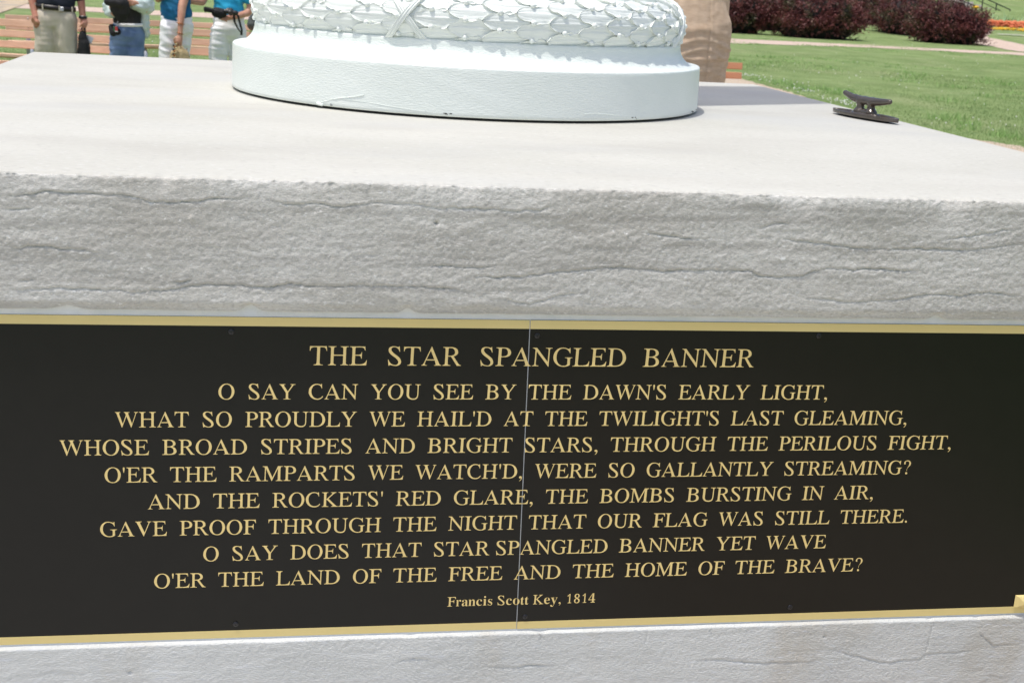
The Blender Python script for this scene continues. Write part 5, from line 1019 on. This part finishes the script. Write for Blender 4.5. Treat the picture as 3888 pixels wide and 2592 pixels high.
put('handle', tube([(-.545, 11.11, .64), (-.55, 11.12, .72), (-.575, 11.13, .765), (-.60, 11.12, .72), (-.605, 11.11, .62)], .008, 8), M['rust'], sb)

# --- woman in bright cyan, pointing arm, cap and camera in her left hand
cx_, cy_ = -.125, 11.80
w4 = thing('person', 'woman in a bright cyan shirt and white trousers, one arm stretched out to the left', 'person', (cx_, cy_, 0))
sk = hcaps(cx_, cy_, 1.46, -1)
sk += [((cx_, cy_, 1.0), (.13, .10), (cx_, cy_, 1.28), (.15, .10)), ((cx_, cy_, 1.28), (.15, .09), (cx_, cy_, 1.38), (.06, .055)),
       ((cx_ - .16, cy_, 1.34), .046, (cx_ - .255, cy_ - .10, 1.135), .040), ((cx_ - .255, cy_ - .10, 1.135), .040, (cx_ - .40, cy_ - .20, 1.145), .034), ((cx_ - .40, cy_ - .20, 1.145), .034, (cx_ - .50, cy_ - .26, 1.15), .024), ((cx_ - .50, cy_ - .26, 1.15), .024, (cx_ - .545, cy_ - .29, 1.15), (.02, .032)),
       ((cx_ + .165, cy_, 1.34), .046, (cx_ + .215, cy_ - .01, 1.10), .040), ((cx_ + .215, cy_ - .01, 1.10), .038, (cx_ + .18, cy_ - .04, 1.045), .036), ((cx_ + .18, cy_ - .04, 1.045), .036, (cx_ + .04, cy_ - .19, 1.005), .026), ((cx_ + .04, cy_ - .19, 1.005), .026, (cx_ - .02, cy_ - .22, .995), (.028, .026)), ((cx_ - .02, cy_ - .22, .995), (.03, .03), (cx_ - .055, cy_ - .23, 1.0), (.028, .032))]
sk += fingers((cx_ - .56, cy_ - .295, 1.15), (-1, -.3, 0), (0, .3, 1), (.2, .5, -.3), L=.07, sp=.016)
sk += fingers((cx_ - .06, cy_ - .235, 1.0), (-1, -.1, .1), (0, .6, .8), (.2, -.2, 1), L=.07, sp=.017)
for s in (-1, 1): sk += [((cx_ + s * .08, cy_, .93), .06, (cx_ + s * .09, cy_, .50), .042), ((cx_ + s * .09, cy_, .50), .042, (cx_ + s * .095, cy_ + .02, .08), .034)]
put('body', blob(sk, .0075, 3), M['skin2'], w4); head(cx_, cy_, 1.46, -1, True, w4, 'skin2')
wt = [((cx_, cy_, 1.0), (.145, .115), (cx_ + .002, cy_, .88), (.162, .135)), ((cx_ - .085, cy_ - .03, .87), (.088, .115), (cx_ - .105, cy_ - .035, .62), (.092, .098)), ((cx_ - .105, cy_ - .035, .62), (.088, .092), (cx_ - .10, cy_, .06), (.082, .085)),
      ((cx_ + .085, cy_ + .02, .87), (.086, .12), (cx_ + .085, cy_ + .03, .62), (.092, .10)), ((cx_ + .085, cy_ + .03, .62), (.088, .09), (cx_ + .10, cy_ + .03, .06), (.082, .085))]
put('trousers', blob(wt, .010, 5, lambda c: wr(4, 17, .009, 6, 9)(c) * (1.4 if c.x < cx_ - .04 else .55)), M['white_cloth'], w4)
put('shirt', blob([((cx_, cy_, 1.39), (.07, .06), (cx_, cy_, 1.31), (.15, .10)), ((cx_, cy_, 1.31), (.145, .105), (cx_, cy_, 1.10), (.140, .115)), ((cx_, cy_, 1.10), (.142, .118), (cx_ - .005, cy_, 1.035), (.152, .125)), ((cx_ + .155, cy_, 1.35), .062, (cx_ + .190, cy_ - .01, 1.19), .062), ((cx_ - .15, cy_, 1.34), .06, (cx_ - .19, cy_ - .03, 1.24), .056)], .010, 3, wr(8, 10, .011, 9, 6)), M['cyan'], w4)
cp = thing('peaked_hat', 'black peaked hat held in the left hand of the woman in cyan', 'hat', (-.27, 11.55, 1.04))
put('peak', blob([((-.345, 11.52, 1.068), (.012, .03), (-.27, 11.53, 1.078), (.030, .006)), ((-.31, 11.53, 1.075), (.035, .006), (-.24, 11.54, 1.062), (.05, .008)), ((-.34, 11.52, 1.066), (.010, .02), (-.22, 11.52, 1.040), (.035, .006))], .0045, 3), M['black'], cp)
put('cap_crown', blob([((-.235, 11.545, 1.045), (.055, .05), (-.19, 11.545, 1.035), (.052, .05))], .006, 3, wr(20, 20, .005, 3)), M['black'], cp)
cm = thing('camera', 'black compact camera with dangling strap in the hand of the woman in cyan', 'camera', (-.09, 11.52, 1.05))
put('camera_body', blob([((-.155, 11.53, 1.062), (.028, .022), (-.05, 11.53, 1.048), (.034, .026)), ((-.13, 11.53, 1.075), (.016, .02), (-.09, 11.53, 1.075), (.016, .02))], .005, 2), M['plastic'], cm)
put('lens', tube([(-.095, 11.515, 1.05), (-.095, 11.465, 1.045)], [.026, .023], 20), M['plastic'], cm)
put('strap', join([tube([(-.07, 11.53, 1.03), (-.06, 11.52, .96), (-.03, 11.54, .90), (.003, 11.60, .855)], [.011, .010, .007, .005], 8, .4), tube([(-.03, 11.54, 1.03), (-.01, 11.54, .95), (.006, 11.57, .89), (.004, 11.60, .85)], .010, 8, .4)]), M['black'], cm)
put('strap_end', box((.002, 11.60, .848), (.024, .02, .024), None, .004), M['plastic'], cm)
db = thing('backpack', 'grey green backpack left on the bench behind the woman in cyan', 'bag', (.16, 12.66, .84))
put('bag_body', blob([((.10, 12.70, .90), (.10, .07), (.26, 12.70, .89), (.10, .07)), ((.12, 12.68, .96), (.07, .06), (.24, 12.68, .95), (.08, .06))], .012, 3, wr(9, 9, .012, 2)), M['grey_bag'], db)

# --- person in loose tan linen, close behind the pedestal at right, seen from behind
lx, ly = 1.908, 3.12
ln_ = thing('person', 'person in a loose tan linen shirt, back turned, close behind the pedestal', 'person', (lx, ly, 0))
sk = hcaps(lx, ly, 1.62, 1)
sk += [((lx, ly, 1.1), (.14, .10), (lx, ly, 1.42), (.16, .10)), ((lx, ly, 1.42), (.15, .09), (lx, ly, 1.54), (.06, .06)),
       ((lx - .18, ly, 1.48), .05, (lx - .20, ly, 1.20), .042), ((lx - .20, ly, 1.20), .04, (lx - .18, ly + .08, .95), .030), ((lx - .18, ly + .08, .95), .03, (lx - .18, ly + .09, .88), (.022, .04)),
       ((lx + .12, ly + .03, 1.46), .045, (lx + .145, ly + .085, 1.20), .036), ((lx + .145, ly + .085, 1.20), .036, (lx + .15, ly + .12, .95), .030), ((lx + .15, ly + .12, .95), .03, (lx + .15, ly + .13, .88), (.022, .04))]
sk += fingers((lx - .18, ly + .09, .86), (0, 0, -1), (0, 1, 0), (1, 0, .2)); sk += fingers((lx + .15, ly + .13, .86), (0, 0, -1), (0, 1, 0), (-1, 0, .2))
for s in (-1, 1): sk += [((lx + s * .08, ly, 1.0), .09, (lx + s * .09, ly, .52), .055), ((lx + s * .09, ly, .52), .052, (lx + s * .09, ly + .0, .08), .038)]
put('body', blob(sk, .0085, 3), M['skin'], ln_); head(lx, ly, 1.62, 1, True, ln_, 'skin')
def linen_fold(c):
    """loose linen: broad folds, sagging creases across the small of the back and a centre-back seam"""
    u = c.x - lx; z = c.z; a = 0
    for (zc, k, w, am) in ((1.338, .9, .0085, .0085), (1.302, 1.4, .007, .007), (1.265, -.6, .010, .007), (1.375, .35, .014, .004), (1.225, 1.0, .009, .006)):
        d = z - (zc - k * .35 * (u - .03) ** 2 * 4 + .012 * noise.noise(Vector((u * 9, zc * 9, 0))) - .06 * abs(u - .05) * (1 if k > 1 else .2))
        a += am * math.exp(-(d / w) ** 2) * (.4 + .6 * (noise.noise(Vector((u * 7 + zc * 30, 0, 0))) + .5)) * (1 if c.y < ly else .3)
    a += .012 * noise.noise(Vector((c.x * 7, c.y * 5, c.z * 2.4))) + .006 * noise.noise(Vector((c.x * 22, c.y * 9, c.z * 6 + 3))) + .0025 * noise.noise(Vector((c.x * 45, 0, c.z * 30)))
    a *= .35 + .65 * float(sm(ly + .02, ly - .09, c.y))
    if c.y < ly: a += -.004 * math.exp(-((u - .066) / .004) ** 2) + .002 * math.exp(-((u - .074) / .005) ** 2)
    return a
put('shirt', blob([((lx, ly, 1.56), (.10, .07), (lx, ly, 1.50), (.16, .10)), ((lx - .005, ly, 1.49), (.150, .12), (lx + .01, ly, 1.38), (.185, .140)), ((lx + .01, ly, 1.38), (.185, .140), (lx + .008, ly, 1.18), (.180, .140)), ((lx + .008, ly, 1.18), (.180, .14), (lx + .005, ly, .86), (.20, .16)),
                      ((lx - .165, ly, 1.48), .07, (lx - .20, ly, 1.15), .07), ((lx + .115, ly + .03, 1.495), .072, (lx + .145, ly + .085, 1.10), .066), ((lx - .20, ly, 1.15), .062, (lx - .19, ly + .06, .98), .055), ((lx + .145, ly + .085, 1.10), .060, (lx + .14, ly + .12, .98), .055)], .007, 4, linen_fold), M['linen'], ln_)
put('trousers', blob([((lx, ly, .95), (.16, .12), (lx, ly, .85), (.17, .13)), ((lx - .085, ly, .85), .11, (lx - .09, ly, .07), .085), ((lx + .085, ly, .85), .11, (lx + .09, ly, .07), .085)], .013, 4, wr(5, 6, .008, 3, 4)), M['khaki'], ln_)

# shoes for everybody
for par, x, y, f in ((man, mx, my, -1), (w2, wx, wy, -1), (w3, tx, ty, -1), (w4, cx_, cy_, -1), (ln_, lx, ly, 1)):
    for s in (-1, 1):
        put('shoe', blob([((x + s * .09, y - f * .05, .045), (.042, .042), (x + s * .10, y + f * .13, .035), (.046, .032))], .01, 2), M['belt'] if par in (man, ln_) else M['white_cloth'], par)

finish_blobs()
bpy.data.scenes.remove(TS)
